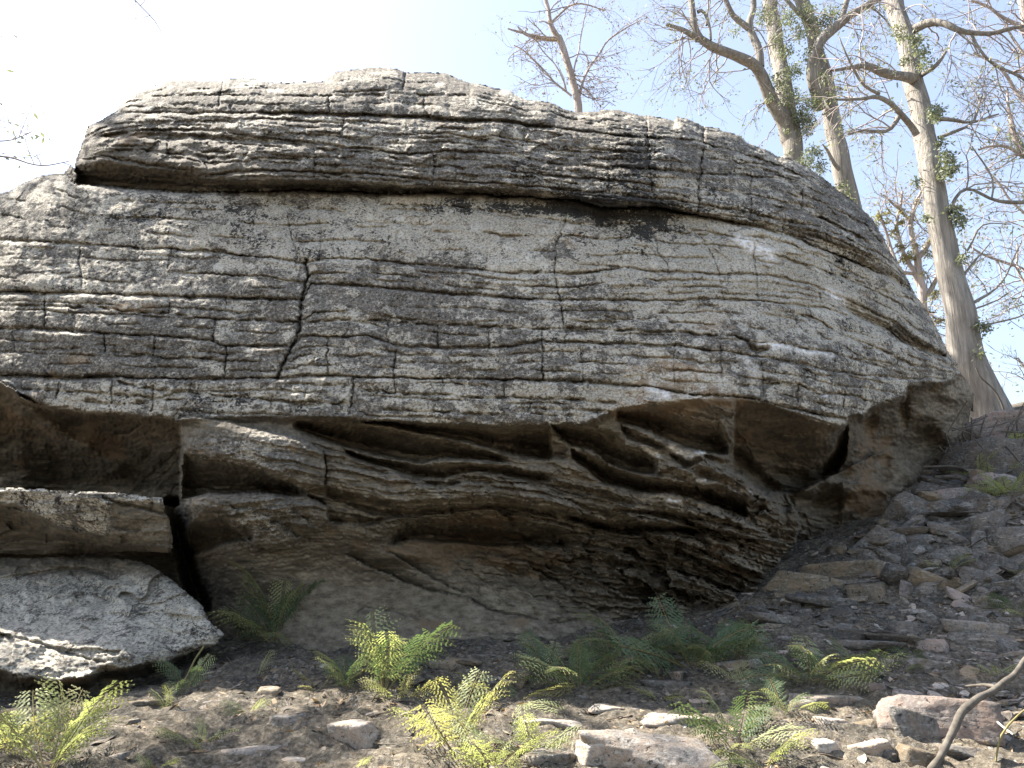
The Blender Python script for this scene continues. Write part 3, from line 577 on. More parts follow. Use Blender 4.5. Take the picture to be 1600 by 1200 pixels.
chalk = np.clip(1.3*streak([(1155,375),(1185,388),(1205,398)],10)+1.1*streak([(1295,455),(1318,470)],7)+1.3*streak([(1338,474),(1344,484)],2.5)+.9*streak([(1187,533),(1215,540),(1265,550),(1300,556)],4)
   +1.2*streak([(1190,536),(1210,543)],4)+.9*streak([(1018,607),(1040,616)],8)+1.3*streak([(1006,699),(1028,712)],4)+1.3*streak([(1048,700),(1080,714)],4.5)+1.1*streak([(1088,708),(1100,709)],3)
   +1.3*streak([(1150,763),(1172,770)],3)+1.2*streak([(1044,781),(1062,783)],2.2)+1.2*streak([(1090,750),(1102,750)],1.8)+.8*streak([(1282,617),(1294,618)],2.5)+.35*streak([(1165,560),(1180,585)],9), 0, 1.2)
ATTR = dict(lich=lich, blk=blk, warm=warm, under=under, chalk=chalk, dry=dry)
# block labels: bedding layer x joint
layer = np.zeros(PX.shape, int)
for l in BED: layer += (WY > edge_x(l, WX)).astype(int)
layer[WX < 112] = np.maximum(layer[WX < 112], 4)
lab = layer*100
for k_, (l, dep, w) in enumerate(J):
    if dep < .055: continue
    a = np.array(l, float); lo_, hi_ = a[0, 1], a[-1, 1]
    cx = np.interp(WY, a[:, 1], a[:, 0])
    mx = a[:, 0].mean(); mid_y = (lo_+hi_)/2
    iy = int(np.clip((mid_y-96)/1.4, 0, len(gy)-1)); ix = int(np.argmin(np.abs(gx-mx)))
    ls = {layer[int(np.clip((y_-96)/1.4, 0, len(gy)-1)), ix] for y_ in np.linspace(lo_+5, hi_-5, 7)}
    for q in ls: lab[(layer == q) & (WX > cx)] += 1
deep = (WY > yl+1)
lab[deep] = 9000
low_l = np.zeros(PX.shape, int)
for l in LOW: low_l += (WY > edge_x(l, WX)).astype(int)
lab[deep] += low_l[deep]
lab[deep & (WX > 1300-.30*(WY-700)) & (WY < 1000)] = 9010
lab[deep & (WX < 283) & (WY < 860)] = 9020
cell = mask[:-1, :-1] & mask[1:, :-1] & mask[:-1, 1:] & mask[1:, 1:]
cl = lab[:-1, :-1]
ORG = np.array([0.4, 6.6, 1.35])
boulder = empty('sandstone_boulder', ORG, 'huge lichen-crusted sandstone boulder in cracked layers overhanging the slope', 'boulder')
names = {9000: 'under_ledge', 9001: 'under_ledge', 9002: 'overhang_roof', 9003: 'boulder_foot', 9010: 'side_lobe', 9020: 'cave_wall'}
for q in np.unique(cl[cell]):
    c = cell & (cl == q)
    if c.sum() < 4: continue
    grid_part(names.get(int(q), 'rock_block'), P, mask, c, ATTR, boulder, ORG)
cf = rbf([(-420,400,8.2),(-420,900,7.2),(0,330,7.0),(0,600,6.6),(0,1000,7.1),(300,150,6.7),(300,500,6.6),(300,950,7.3),(700,120,6.7),(700,500,6.6),(700,950,7.2),(1000,190,6.7),(1200,260,7.0),(1200,600,7.0),(1350,340,7.4),(1470,530,7.6),(1520,630,8.1),(1430,740,8.0),(1350,850,7.8),(1100,960,7.4)])
back_shell('back_face', [(x, y+1.5) if y < 600 else (x-1.5, y) for x, y in SIL_TOP], cf, 1.9, 7.0, ORG, boulder, (-420, 1524), (98, 1060))
print('boulder', round(time.time()-t0, 1), 's', int(cell.sum()), 'cells', len(boulder.children), 'parts')

# ---------------------------------------------------------------- separate slab and low boulder at the left
def relief_rock(name, label, cat, part, poly, Yf, maskf, xr, yr, step, thick, wscale=1.0, rnd=(18, .16), org=None, seed=1):
    xs = np.arange(xr[0], xr[1], step); ys = np.arange(yr[0], yr[1], step); X, Y = np.meshgrid(xs, ys)
    jx = X+3*fbm2(X/24, Y/24, seed, 3)+1.2*noise2(X/5, Y/5, seed+1); jy = Y+3*fbm2(X/28, Y/20, seed+2, 3)+noise2(X/5, Y/5, seed+3)
    m = inside(jx, jy, poly); d = upsample(lambda x, y: dist_poly(x, y, poly), jx, jy, 5.0)
    D = Yf(X, Y, jx, jy)+rnd[1]*(1-np.sqrt(np.clip(1-(1-np.clip(d/rnd[0], 0, 1))**2, 0, 1)))
    P = at(X, Y, D); n = sm5(normal_z(P, None, None)[..., 2])
    A = maskf(jx, jy, n); org = P[m].mean(0) if org is None else np.array(org)
    org[2] = P[m][:, 2].min()
    c = m[:-1, :-1] & m[1:, :-1] & m[:-1, 1:] & m[1:, 1:]
    root = empty(name, org, label, cat)
    grid_part(part, P, m, c, A, root, org)
    Yc = rbf([(x, y, float(np.mean(D[m]))+.12) for x, y in [(xr[0], yr[0]), (xr[1], yr[0]), (xr[0], yr[1]), (xr[1], yr[1])]])
    X2, Y2 = X[::4, ::4], Y[::4, ::4]; m2 = m[::4, ::4]; d2 = d[::4, ::4]; D2 = D[::4, ::4]+.02+thick*np.sqrt(np.clip(d2/60, 0, 1))
    P2 = at(X2, Y2, D2); c2 = m2[:-1, :-1] & m2[1:, :-1] & m2[:-1, 1:] & m2[1:, 1:]
    grid_part('back_face', P2, m2, c2, {k: v[::4, ::4] for k, v in A.items()}, root, org)
    return root
SL = [(-260,756),(-100,760),(0,761),(60,763),(100,765),(170,769),(255,777),(257,800),(265,812),(272,855),(264,864),(200,862),(100,868),(0,866),(-260,866)]
slf = rbf([(-260,770,5.55),(0,770,5.42),(0,860,5.75),(140,800,5.38),(140,860,5.75),(265,800,5.55),(265,860,5.75)])
def sl_y(X, Y, jx, jy):
    B = edge_x([(-260,778),(0,782),(30,786),(55,800),(90,820),(150,833),(200,843),(272,854)], jx)
    r = (jy-B); D = upsample(slf, X, Y)+np.where(r > 0, .55*smooth(r/40), 0)+.03*np.exp(-np.abs(r)/3)
    e = jy-edge_x([(160,775),(175,784),(240,798),(258,804)], jx); D += np.where((jx > 160), .06*np.exp(-(e/2.2)**2), 0)
    D += .035*np.exp(-((jx-238)/3)**2)*(jy < 800)
    f_, e_ = facets(jx/60, jy/16, 249, 1.4); D = D+.05*f_
    return D+.03*fbm2(X/60, Y/14, 201, 4)+.02*ridge2(X/90, Y/5, 203, 3)+.006*fbm2(X/8, Y/6, 205, 2)
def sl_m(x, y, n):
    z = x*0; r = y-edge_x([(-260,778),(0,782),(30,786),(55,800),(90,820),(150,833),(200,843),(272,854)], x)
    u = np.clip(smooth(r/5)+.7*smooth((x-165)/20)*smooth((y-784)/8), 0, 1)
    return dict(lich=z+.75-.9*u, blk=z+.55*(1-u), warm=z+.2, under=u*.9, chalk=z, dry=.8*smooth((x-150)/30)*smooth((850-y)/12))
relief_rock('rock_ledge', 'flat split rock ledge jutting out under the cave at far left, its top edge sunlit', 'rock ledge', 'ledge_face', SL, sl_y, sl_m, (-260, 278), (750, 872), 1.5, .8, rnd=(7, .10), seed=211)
LB = [(-300,868),(0,871),(99,871),(198,873),(235,882),(266,902),(295,928),(317,945),(325,965),(351,993),(340,1008),(300,1020),(262,1045),(240,1075),(225,1110),(-300,1130)]
lbf = rbf([(-300,880,6.3),(0,880,6.15),(200,880,6.1),(-300,1040,4.9),(0,1040,4.95),(100,960,5.5),(200,1040,5.0),(280,960,5.6),(340,995,5.45),(300,1030,5.4),(0,960,5.45)])
def lb_y(X, Y, jx, jy):
    B = edge_x([(-300,1040),(0,1044),(34,1055),(93,1060),(140,1052),(165,1035),(200,1040),(230,1030),(255,1030),(300,1014),(345,1004)], jx)
    r = jy-B; D = upsample(lbf, X, np.minimum(Y, B+4))+np.where(r > 0, .45*smooth(r/26), 0)
    e = jy-edge_x([(-300,880),(0,905),(60,895),(130,888),(170,900)], jx); D += .07*np.exp(-(e/2.5)**2)*(jx < 170)
    e = jy-edge_x([(0,990),(60,1005),(110,1022),(165,1036)], jx); D += .05*np.exp(-(e/2.5)**2)*(jx < 165)*(jx > 0)
    f_, e_ = facets(jx/120+.5*noise2(jx/40, jy/40, 241), jy/42, 243, 1.7); g_, e2 = facets(jx/40, jy/15, 247, 1.4)
    D = D+.09*f_+.02*g_
    return D+.08*fbm2(X/110, Y/60, 221, 4)+.035*fbm2(X/26, Y/14, 223, 4)+.010*fbm2(X/8, Y/5, 225, 2)
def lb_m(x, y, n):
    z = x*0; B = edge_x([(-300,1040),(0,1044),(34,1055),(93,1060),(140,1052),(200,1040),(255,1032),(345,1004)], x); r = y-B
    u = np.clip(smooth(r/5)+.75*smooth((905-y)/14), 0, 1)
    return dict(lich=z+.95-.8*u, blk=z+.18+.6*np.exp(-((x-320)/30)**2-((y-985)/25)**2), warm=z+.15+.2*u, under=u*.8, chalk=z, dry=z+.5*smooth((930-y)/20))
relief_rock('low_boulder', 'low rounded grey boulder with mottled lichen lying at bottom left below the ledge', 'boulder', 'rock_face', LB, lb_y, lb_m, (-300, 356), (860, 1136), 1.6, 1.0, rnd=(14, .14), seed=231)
# ---------------------------------------------------------------- terrain
def terr(x, y):
    x = np.asarray(x, float); y = np.asarray(y, float)
    s = lambda t: smooth(t)
    z = .215*np.clip(y, -14, 11)+.10*np.clip(y-11, 0, 5)
    z = z+.27*np.clip(x-.7, 0, 7)*s((y-4.3)/3.2)*(1-.0*x)
    z = z+.16*s((x-2.4)/2.0)*s((y-7.2)/1.5)
    z = z-.10*np.clip(-x-1.0, 0, 6)*s((y-4.0)/2)
    z = z+.05*noise2(x*.9, y*.9, 301)+.035*noise2(x*2.3, y*2.3, 302)+.016*noise2(x*6, y*6, 303)*s((14-y)/6)
    # shallow steps of buried rock across the slope
    st = y*1.5+.5*noise2(x*.8, y*.8, 305); fr = st-np.floor(st)
    z = z+.035*(s(fr*2.2)-fr)*s((14-y)/5)
    return z
def hit(px, py, y0=1.5, y1=40):
    dx, dy, dz = ray(px, py); Yv = np.arange(y0, y1, .02)
    z = CAM[2]+dz/dy*Yv; t = terr(dx/dy*Yv, Yv); k = np.nonzero(z < t)[0]
    Yh = Yv[k[0]] if len(k) else y1
    return np.array([dx/dy*Yh, Yh, float(terr(dx/dy*Yh, Yh))])

def soil_material():
    m, nt, b = mat_new('stony_soil'); N = NT(nt); P = N.n('ShaderNodeNewGeometry').outputs['Position']
    a = N.noise(P, 3.0, 7, .65); f = N.noise(P, 38, 7, .72); g = N.noise(P, 12, 6, .65)
    c = N.ramp(f, [(.3, (.028, .026, .021)), (.48, (.075, .069, .056)), (.58, (.18, .165, .135)), (.7, (.36, .33, .27))])
    c2 = N.ramp(g, [(.38, (.03, .026, .022)), (.62, (.115, .095, .073))])
    c = N.mix(.45, c, c2); c = N.mix(N.ramp(a, [(.42, 0.0), (.62, .75)]), c, N.ramp(f, [(.38, (.085, .070, .050)), (.62, (.30, .25, .185))]))
    v = N.n('ShaderNodeTexVoronoi', distance='CHEBYCHEV'); v.inputs['Scale'].default_value = 26; N.L(N.mapping(P, (1, 1.6, 1)), v.inputs['Vector'])
    sel = N.n('ShaderNodeSeparateColor'); N.L(v.outputs['Color'], sel.inputs[0])
    chip = N.math('MULTIPLY', N.thresh(sel.outputs[0], .72, .76), N.thresh(N.math('SUBTRACT', .36, v.outputs['Distance']), 0, .06))
    c = N.mix(N.math('MULTIPLY', chip, .65), c, N.ramp(sel.outputs[1], [(.2, (.13, .12, .105)), (.9, (.33, .29, .24))]))
    N.L(c, b.inputs['Base Color']); b.inputs['Roughness'].default_value = .95
    p = N.bump(b, g, .8, .04); p = N.bump(b, f, .8, .02, p); N.bump(b, chip, .6, .01, p); return m
SOIL = soil_material()
def ax(a, b, fine0, fine1, step, grow=1.22):
    r = list(np.arange(fine0, fine1, step)); s = step; v = fine1
    while v < b: r.append(v); s *= grow; v += s
    r.append(b); s = step; v = fine0-step; left = []
    while v > a: left.append(v); s *= grow; v -= s
    left.append(a); return np.array(sorted(left)+r)
tx = ax(-400, 400, -4.5, 7.0, .028); ty = ax(-300, 500, 2.6, 9.5, .028)
TX, TY = np.meshgrid(tx, ty); TZ = terr(TX, TY)
mic = (.022*ridge2(TX*5, TY*9, 311, 3)+.014*fbm2(TX*14, TY*20, 313, 3))*smooth((13-TY)/4)*smooth((TY-1)/1.5)
plate = TY*7+1.6*fbm2(TX*1.2, TY*1.2, 317, 3)+TX*.8; pf = plate-np.floor(plate)
mic += .022*(smooth(pf*4)-pf)*smooth(.5+1.5*fbm2(TX*.9, TY*.9, 319, 2))*smooth((12-TY)/4)
mic *= 1.5
far = np.hypot(TX, TY-6); TZ = TZ+mic+1.6*fbm2(TX/40, TY/40, 321, 3)*smooth((far-30)/60)
W = len(tx); jj, ii = np.mgrid[0:len(ty)-1, 0:W-1]
F = np.stack([jj*W+ii, jj*W+ii+1, (jj+1)*W+ii+1, (jj+1)*W+ii], -1).reshape(-1, 4)
tag(link('ground', mesh_from('ground', np.stack([TX, TY, TZ], -1).reshape(-1, 3), F, SOIL)), kind='structure')

# ---------------------------------------------------------------- loose rocks
def stone_material(name, dark, midc, light, spot, warmc, warmk):
    m, nt, b = mat_new(name); N = NT(nt); P = N.n('ShaderNodeNewGeometry').outputs['Position']
    r = N.n('ShaderNodeObjectInfo').outputs['Random']
    f = N.noise(P, 48, 7, .7); g = N.noise(P, 9, 6, .65); l = N.noise(N.mapping(P, (1, 1, 4)), 14, 6, .7)
    c = N.ramp(f, [(.3, dark), (.5, midc), (.72, light)])
    c = N.mix(N.math('MULTIPLY', N.ramp(g, [(.45, 0.0), (.6, 1.0)]), warmk), c, warmc)
    c = N.mix(N.ramp(l, [(.56, 0.0), (.62, .7)]), c, spot)
    c = N.mix(N.ramp(N.noise(P, 30, 5, .7), [(.60, 0.0), (.64, .85)]), c, (.022, .022, .022))
    br = N.math('ADD', .62, N.math('MULTIPLY', r, .6)); cc = N.n('ShaderNodeCombineColor')
    for k in range(3): N.L(br, cc.inputs[k])
    c = N.mix(1.0, c, cc.outputs[0], 'MULTIPLY')
    N.L(c, b.inputs['Base Color']); b.inputs['Roughness'].default_value = .9
    p = N.bump(b, g, .6, .03); p = N.bump(b, l, .5, .012, p); N.bump(b, f, .6, .008, p); return m
ST_GREY = stone_material('grey_shale', (.05, .047, .043), (.145, .135, .12), (.27, .25, .225), (.36, .345, .30), (.20, .15, .11), .5)
ST_PALE = stone_material('pale_sandstone', (.12, .105, .09), (.30, .27, .235), (.46, .42, .37), (.52, .49, .44), (.42, .31, .22), .6)
ST_OCHRE = stone_material('ochre_sandstone', (.075, .064, .047), (.165, .14, .105), (.29, .25, .19), (.31, .29, .25), (.26, .19, .12), .6)
ST_PINK = stone_material('pink_sandstone', (.11, .095, .085), (.23, .20, .18), (.36, .32, .29), (.34, .32, .29), (.38, .27, .21), .6)
import bmesh
_ico = {}
def ico(sub):
    if sub not in _ico:
        bm = bmesh.new(); bmesh.ops.create_icosphere(bm, subdivisions=sub, radius=1)
        _ico[sub] = (np.array([v.co[:] for v in bm.verts]), np.array([[v.index for v in f.verts] for f in bm.faces])); bm.free()
    return _ico[sub]
def chunk(seed, size, sub=4, planes=9, flat=True, rough=.02):
    """angular broken stone: intersection of random half spaces, size = (x, y, z) full extents"""
    rs = np.random.RandomState(seed); V, F = ico(sub)
    n = rs.normal(size=(planes, 3)); n[:, 2] *= .5; n /= np.linalg.norm(n, axis=1)[:, None]
    d = rs.uniform(.68, 1.0, planes)
    if flat:
        n = np.vstack([n, [[.06*rs.randn(), .06*rs.randn(), 1], [.05*rs.randn(), .05*rs.randn(), -1]]]); d = np.append(d, [.62, .62])
    n /= np.linalg.norm(n, axis=1)[:, None]
    dots = V@n.T; r = np.where(dots > .05, d[None]/np.maximum(dots, .05), 9).min(1)
    # round the arrises a touch
    k = 22.0; r2 = (np.where(dots > .02, (np.maximum(dots, .02)/d[None])**k, 0).sum(1))**(-1/k); r = np.minimum(r, 1.6)*.8+np.minimum(r2, 1.6)*.2
    Q = V*r[:, None]
    ext = Q.max(0)-Q.min(0); Q = (Q-(Q.max(0)+Q.min(0))/2)/ext
    q = Q*np.array(size)
    L = max(size); a, b_, c = (q/L*5).T
    nn = fbm2(a+seed, b_+c*1.3, seed, 4)+.7*ridge2(a*.8+3, c*6+b_*.4, seed+5, 3)-.35
    q = q+V*(nn*rough*L)[:, None]*np.array([1, 1, .55]); return q, F
def rock(name, label, px, py, wpx, hpx, mat, seed, depth=.7, tilt=(0, 0), yaw=0, cat='rock', sub=4, sink=.36, planes=11, group=None, flat=True, lift=0, rough=.02, zs=None):
    """rock whose middle is seen at pixel px, py with the given apparent size; it rests on the ground"""
    base = hit(px, py+hpx*.38); sc_ = base[1]/FPX*1.02
    w = wpx*sc_; h = zs if zs else max(hpx*sc_*.85, .02); dp = w*depth
    V, F = chunk(seed, (w, dp, h), sub, planes, flat, rough)
    o = link(name, mesh_from(name, V+np.array([0, 0, h*.5]), F, mat, True))
    o.location = (float(base[0]), float(base[1]+dp*.15), float(base[2]-h*sink+lift))
    o.rotation_euler = (math.radians(tilt[0]), math.radians(tilt[1]), math.radians(yaw))
    try: o.data.shade_auto_smooth
    except Exception: pass
    return tag(o, label, cat, group)
RK = [
 ('big pale sunlit sandstone rock at the bottom edge, rightmost half of the double rock', 1020, 1172, 200, 70, ST_PALE, 11, .6, (4, 8), -8),
 ('rounded buff rock tucked under the left end of the big pale sandstone rock', 948, 1172, 84, 62, ST_PALE, 12, .8, (0, -6), 20),
 ('white blotched stone sitting alone on dark soil below the fern clump', 552, 1147, 74, 54, ST_PALE, 13, .8, (0, 0), 15),
 ('large grey slab with a pinkish top edge beside the dead branch', 1460, 1118, 150, 78, ST_PINK, 14, .8, (-14, 6), -12),
 ('long grey wedge of rock leaning against the front of the pink topped slab', 1432, 1132, 100, 72, ST_GREY, 15, .5, (-10, 24), 30),
 ('flat pale shard poking out behind the dead branch', 1528, 1122, 66, 26, ST_PALE, 16, .7, (0, 4), 12),
 ('ochre rock at the bottom edge left of the dead branch', 1436, 1184, 60, 40, ST_OCHRE, 17, .7, (0, 14), 10),
 ('grooved pale block lying at the bottom edge with layered front', 1368, 1172, 60, 36, ST_PALE, 18, .7, (0, -10), -14),
 ('small cream rock with dark base left of the grooved pale block', 1292, 1170, 42, 34, ST_PALE, 19, .8, (0, 0), 25),
 ('finger shaped cream stone leaning beside the small cream rock', 1309, 1160, 24, 14, ST_PALE, 20, .4, (0, 30), 20),
 ('brownish square boulder embedded in soil right of the fern thicket', 1262, 1106, 54, 42, ST_GREY, 21, .8, (0, 0), 10),
 ('pale rock plate catching sun below the brownish square boulder', 1304, 1130, 50, 24, ST_PALE, 22, .7, (0, 4), -10),
 ('long ochre slab at the mouth of the dark hollow, front one of two', 1268, 908, 132, 34, ST_OCHRE, 23, .45, (-6, 8), -4),
 ('broad ochre slab behind the front slab at the mouth of the dark hollow', 1335, 888, 130, 40, ST_OCHRE, 24, .6, (-10, 4), 6),
 ('olive rock wedged at the right end of the front ochre slab', 1366, 920, 72, 40, ST_OCHRE, 25, .6, (0, -6), 8),
 ('thin leaning grey slab under the ochre slabs', 1292, 936, 110, 20, ST_GREY, 26, .5, (-4, 12), -8),
 ('upright pinkish shard beside the olive rock', 1410, 918, 24, 36, ST_PINK, 27, .5, (0, 22), 20),
 ('dark brown lump between the pinkish shard and the long pinkish stones', 1452, 916, 38, 22, ST_GREY, 28, .8, (0, 0), 0),
 ('long pinkish stone lying diagonally on the rubble, upper one', 1506, 932, 56, 18, ST_PINK, 29, .35, (0, 30), -24),
 ('short pinkish stone lying diagonally on the rubble, lower one', 1508, 948, 42, 16, ST_PINK, 30, .35, (0, 34), -20),
 ('smooth lens shaped grey slab lying on the rubble at right', 1550, 918, 66, 20, ST_GREY, 31, .6, (0, 3), 0),
 ('small round tan stone under the lens shaped slab', 1532, 938, 22, 18, ST_OCHRE, 32, .9, (0, 0), 0),
 ('pointed grey plate with an orange corner on the rubble slope', 1500, 868, 80, 34, ST_GREY, 33, .7, (-16, 14), -14),
 ('tall dark leaning slab near the right edge of the rubble', 1545, 846, 52, 76, ST_GREY, 34, .5, (-20, 24), 16),
 ('big rounded grey boulder cut by the right edge of the rubble', 1596, 836, 76, 58, ST_GREY, 35, .8, (0, 0), 0),
 ('knobbly grey rock in the middle of the rubble slope', 1500, 826, 46, 28, ST_GREY, 36, .8, (0, 0), 10),
 ('small nub of rock touching the left of the knobbly grey rock', 1478, 818, 26, 18, ST_GREY, 37, .8, (0, 0), 0),
 ('slanting dark slab just under the right side of the boulder', 1458, 764, 62, 40, ST_GREY, 38, .5, (-18, 26), -20),
 ('slanting pale backed slab below the slanting dark slab', 1462, 797, 64, 22, ST_GREY, 39, .5, (-12, 16), -16),
 ('long dark slab at the top of the rubble beside dead sticks', 1526, 786, 66, 26, ST_GREY, 40, .5, (-10, -14), 14),
 ('wedge of dark rock pointing up on the rubble crest', 1570, 808, 46, 30, ST_GREY, 41, .5, (-10, -24), 10),
 ('dark slab tilted against the foot of the boulder, lowest on the right', 1395, 836, 76, 60, ST_GREY, 42, .5, (-22, -30), 10),
 ('brown slab tilted against the slope left of the knobbly rock', 1430, 856, 80, 36, ST_GREY, 43, .6, (-14, -20), 14),
 ('long narrow rib of rock lying under the tilted brown slab', 1408, 878, 90, 18, ST_GREY, 44, .4, (-4, 24), -12),
 ('wide plate of grey shale under the big rounded boulder', 1572, 882, 66, 34, ST_GREY, 45, .6, (-14, 20), -14),
 ('pale flaking outcrop on the slope below the pinkish stones', 1520, 978, 96, 22, ST_PALE, 46, .7, (-4, 6), 0),
 ('greenish grey outcrop with pitted face at right below the flaking outcrop', 1545, 1002, 96, 34, ST_GREY, 47, .7, (-4, 6), -6),
 ('red brown stone wedged under the pitted outcrop', 1545, 1024, 44, 14, ST_PINK, 48, .6, (0, 8), 0),
 ('dark flat boulder with a smooth top in the middle of the right slope', 1432, 980, 68, 24, ST_GREY, 49, .7, (-4, 6), 0),
 ('black tilted shard beside the dark flat boulder', 1458, 968, 50, 20, ST_GREY, 50, .4, (0, 34), -12),
 ('pale bluish slab half buried among ferns on the right slope', 1450, 1036, 64, 22, ST_PALE, 51, .6, (0, 10), -6),
 ('pinkish round stone on bare soil below the red brown stone', 1555, 1144, 40, 16, ST_PINK, 52, .7, (0, 6), 0),
 ('blocky tan stone at the upper end of the right ferns', 1184, 1000, 38, 16, ST_OCHRE, 53, .7, (0, 0), 0),
 ('flat pale stone just below the blocky tan stone', 1200, 1022, 52, 14, ST_PALE, 54, .7, (0, 4), 0),
 ('white flake of rock at the left edge of the right slope', 1164, 1040, 46, 16, ST_PALE, 55, .7, (0, 3), 0),
 ('pyramid shaped grey rock peeping behind ferns on the right slope', 1342, 1046, 40, 22, ST_GREY, 56, .6, (0, 0), 20),
 ('sunlit tan stone under the middle ferns', 990, 1070, 34, 14, ST_PALE, 57, .7, (0, 0), 0),
 ('grey whaleback rock showing through soil below the middle ferns', 1040, 1068, 70, 18, ST_GREY, 58, .6, (0, 3), 0),
 ('long sunlit pale sliver of rock in front of the big pale rock', 968, 1108, 86, 12, ST_PALE, 59, .5, (0, 3), 0),
 ('flat pale slab behind the big pale sandstone rock', 1060, 1124, 96, 20, ST_PALE, 60, .6, (0, 3), 4),
 ('small orange tinted stone in sunlit gravel', 1010, 1100, 26, 12, ST_OCHRE, 61, .7, (0, 0), 0),
 ('dark edged sunlit stone right of the orange tinted stone', 1096, 1098, 34, 12, ST_PALE, 62, .7, (0, 0), 0),
 ('tan block of rock on the soil below the low boulder', 228, 1100, 50, 20, ST_OCHRE, 63, .8, (0, 0), 10),
 ('grey triangular stone on soil right of the left fern', 211, 1130, 26, 20, ST_GREY, 64, .8, (0, 0), 0),
 ('small grey flat stone just left of the triangular stone', 191, 1145, 26, 10, ST_GREY, 65, .7, (0, 0), 0),
 ('slim pale slab at the bottom left beside exposed roots', 178, 1188, 42, 16, ST_PALE, 66, .5, (0, -14), 20),
 ('tan oval stone near the bottom left roots', 275, 1178, 34, 12, ST_OCHRE, 67, .7, (0, 0), 0),
 ('long flat pale ledge stone at the bottom centre left', 396, 1174, 96, 20, ST_PALE, 68, .5, (0, -3), 6),
 ('flat topped grey stone with pale top by the dark pit', 448, 1124, 52, 22, ST_GREY, 69, .7, (0, 0), 0),
 ('brown crumbling clod of rock beside the middle fern clump', 418, 1080, 34, 24, ST_OCHRE, 70, .8, (0, 0), 0),
 ('low rock with cracked pale top at the bottom edge, middle', 452, 1188, 60, 18, ST_PALE, 71, .6, (0, 0), 0),
 ('layered tan chip under the white blotched stone', 532, 1178, 28, 10, ST_OCHRE, 72, .7, (0, 6), 0),
 ('small upright grey stone right of the white blotched stone', 660, 1122, 20, 18, ST_GREY, 73, .7, (0, 0), 0),
 ('grey speckled boulder top at the bottom edge left of the big pale rock', 862, 1188, 90, 30, ST_GREY, 74, .8, (0, 0), 0),
 ('flat grey stone under the overhang behind the middle ferns', 838, 1024, 78, 10, ST_GREY, 75, .5, (0, 2), 0),
 ('tan slab on the shaded soil below the boulder foot', 712, 1038, 76, 16, ST_OCHRE, 76, .5, (0, 2), 0),
]
RK += [
 ('broad flat grey slab lying level on the slope right of the thicket', 1370, 1010, 120, 22, ST_GREY, 101, .8, (-4, 4), 0),
 ('thin slab overlapping the broad flat slab from above', 1330, 992, 110, 18, ST_GREY, 102, .7, (-4, 8), 6),
 ('wide pale plate of rock low on the slope under the fern thicket', 1290, 1092, 110, 20, ST_PALE, 103, .7, (-3, 4), 0),
 ('grey plate of rock between the dark branch and the ochre rock', 1500, 1176, 90, 22, ST_GREY, 104, .7, (-3, 5), 5),
 ('long shelf of grey rock on the slope below the dark flat boulder', 1420, 1000, 130, 16, ST_GREY, 105, .6, (-3, 5), 0),
 ('shaded brown slab at the foot of the overhang right of the prow', 1225, 968, 120, 18, ST_GREY, 106, .7, (-3, 6), 0),
 ('low tan ledge in sunlit ground left of the big pale rock', 860, 1130, 110, 16, ST_PALE, 107, .6, (-2, 3), 0),
 ('big dark slab propped on the upper rubble against the boulder side', 1430, 790, 90, 46, ST_GREY, 108, .6, (-24, 22), -10),
 ('big dark slab lying across the upper rubble near the right edge', 1545, 812, 100, 36, ST_GREY, 109, .6, (-14, -12), 8),
]
for i, (lb, px, py, w, h, m_, sd_, dp, tl_, yw) in enumerate(RK):
    rock('rock', lb, px, py, w*1.08, h*1.12, m_, sd_, dp, tl_, yw, sub=5 if w*h > 3000 else 4, cat='rock' if w > 45 else 'stone')
print('crest', hit(1580, 690), hit(1560, 735))
# sunlit outcrop at the crest, far right
rock('rock_outcrop', 'orange sunlit sandstone outcrop on the skyline behind dead branches', 1580, 672, 150, 60, ST_PINK, 91, .6, (-6, 4), 0, cat='rock outcrop', sub=5, sink=.1)
rock('rock_outcrop', 'shaded grey outcrop below the sunlit outcrop at the right edge', 1560, 715, 150, 80, ST_GREY, 92, .6, (-6, 4), 0, cat='rock outcrop', sub=5, sink=.2)
# shared small stones
SMALL = []
for k in range(14):
    V, F = chunk(400+k, (1, random.uniform(.5, .9), random.uniform(.07, .24) if k < 11 else .4), 3, 7, True, .012)
    for m_ in (ST_GREY, ST_PALE, ST_OCHRE, ST_PINK):
        SMALL.append((m_, mesh_from('stone', V, F, m_, False)))
def scatter(n, poly, wr, mats, label, group, seed, cat='stone', tiltmax=18, name='stone'):
    rs = random.Random(seed); xs = [p[0] for p in poly]; ys = [p[1] for p in poly]; c = 0; tries = 0
    while c < n and tries < n*30:
        tries += 1; px = rs.uniform(min(xs), max(xs)); py = rs.uniform(min(ys), max(ys))
        if not inside(np.array([px]), np.array([py]), poly)[0]: continue
        h = hit(px, py); m_ = rs.choice(mats); me = rs.choice([m for q, m in SMALL if q is m_])
        w = (wr[0]+(wr[1]-wr[0])*rs.random()**2.2)*h[1]/FPX
        o = link(name, me); o.location = h.tolist(); o.scale = (w, w*rs.uniform(.7, 1.1), w*rs.uniform(.8, 1.3))
        o.rotation_euler = (math.radians(rs.uniform(-tiltmax, tiltmax)), math.radians(rs.uniform(-tiltmax, tiltmax)), rs.uniform(0, 6.28))
        px_ = w*FPX/h[1]; sz = 'larger' if px_ > wr[0]+.45*(wr[1]-wr[0]) else ('mid-sized' if px_ > wr[0]+.15*(wr[1]-wr[0]) else 'tiny')
        tag(o, sz+' '+{ST_GREY: 'grey', ST_PALE: 'pale', ST_OCHRE: 'tan', ST_PINK: 'pinkish'}[m_]+' '+label, cat, group); c += 1
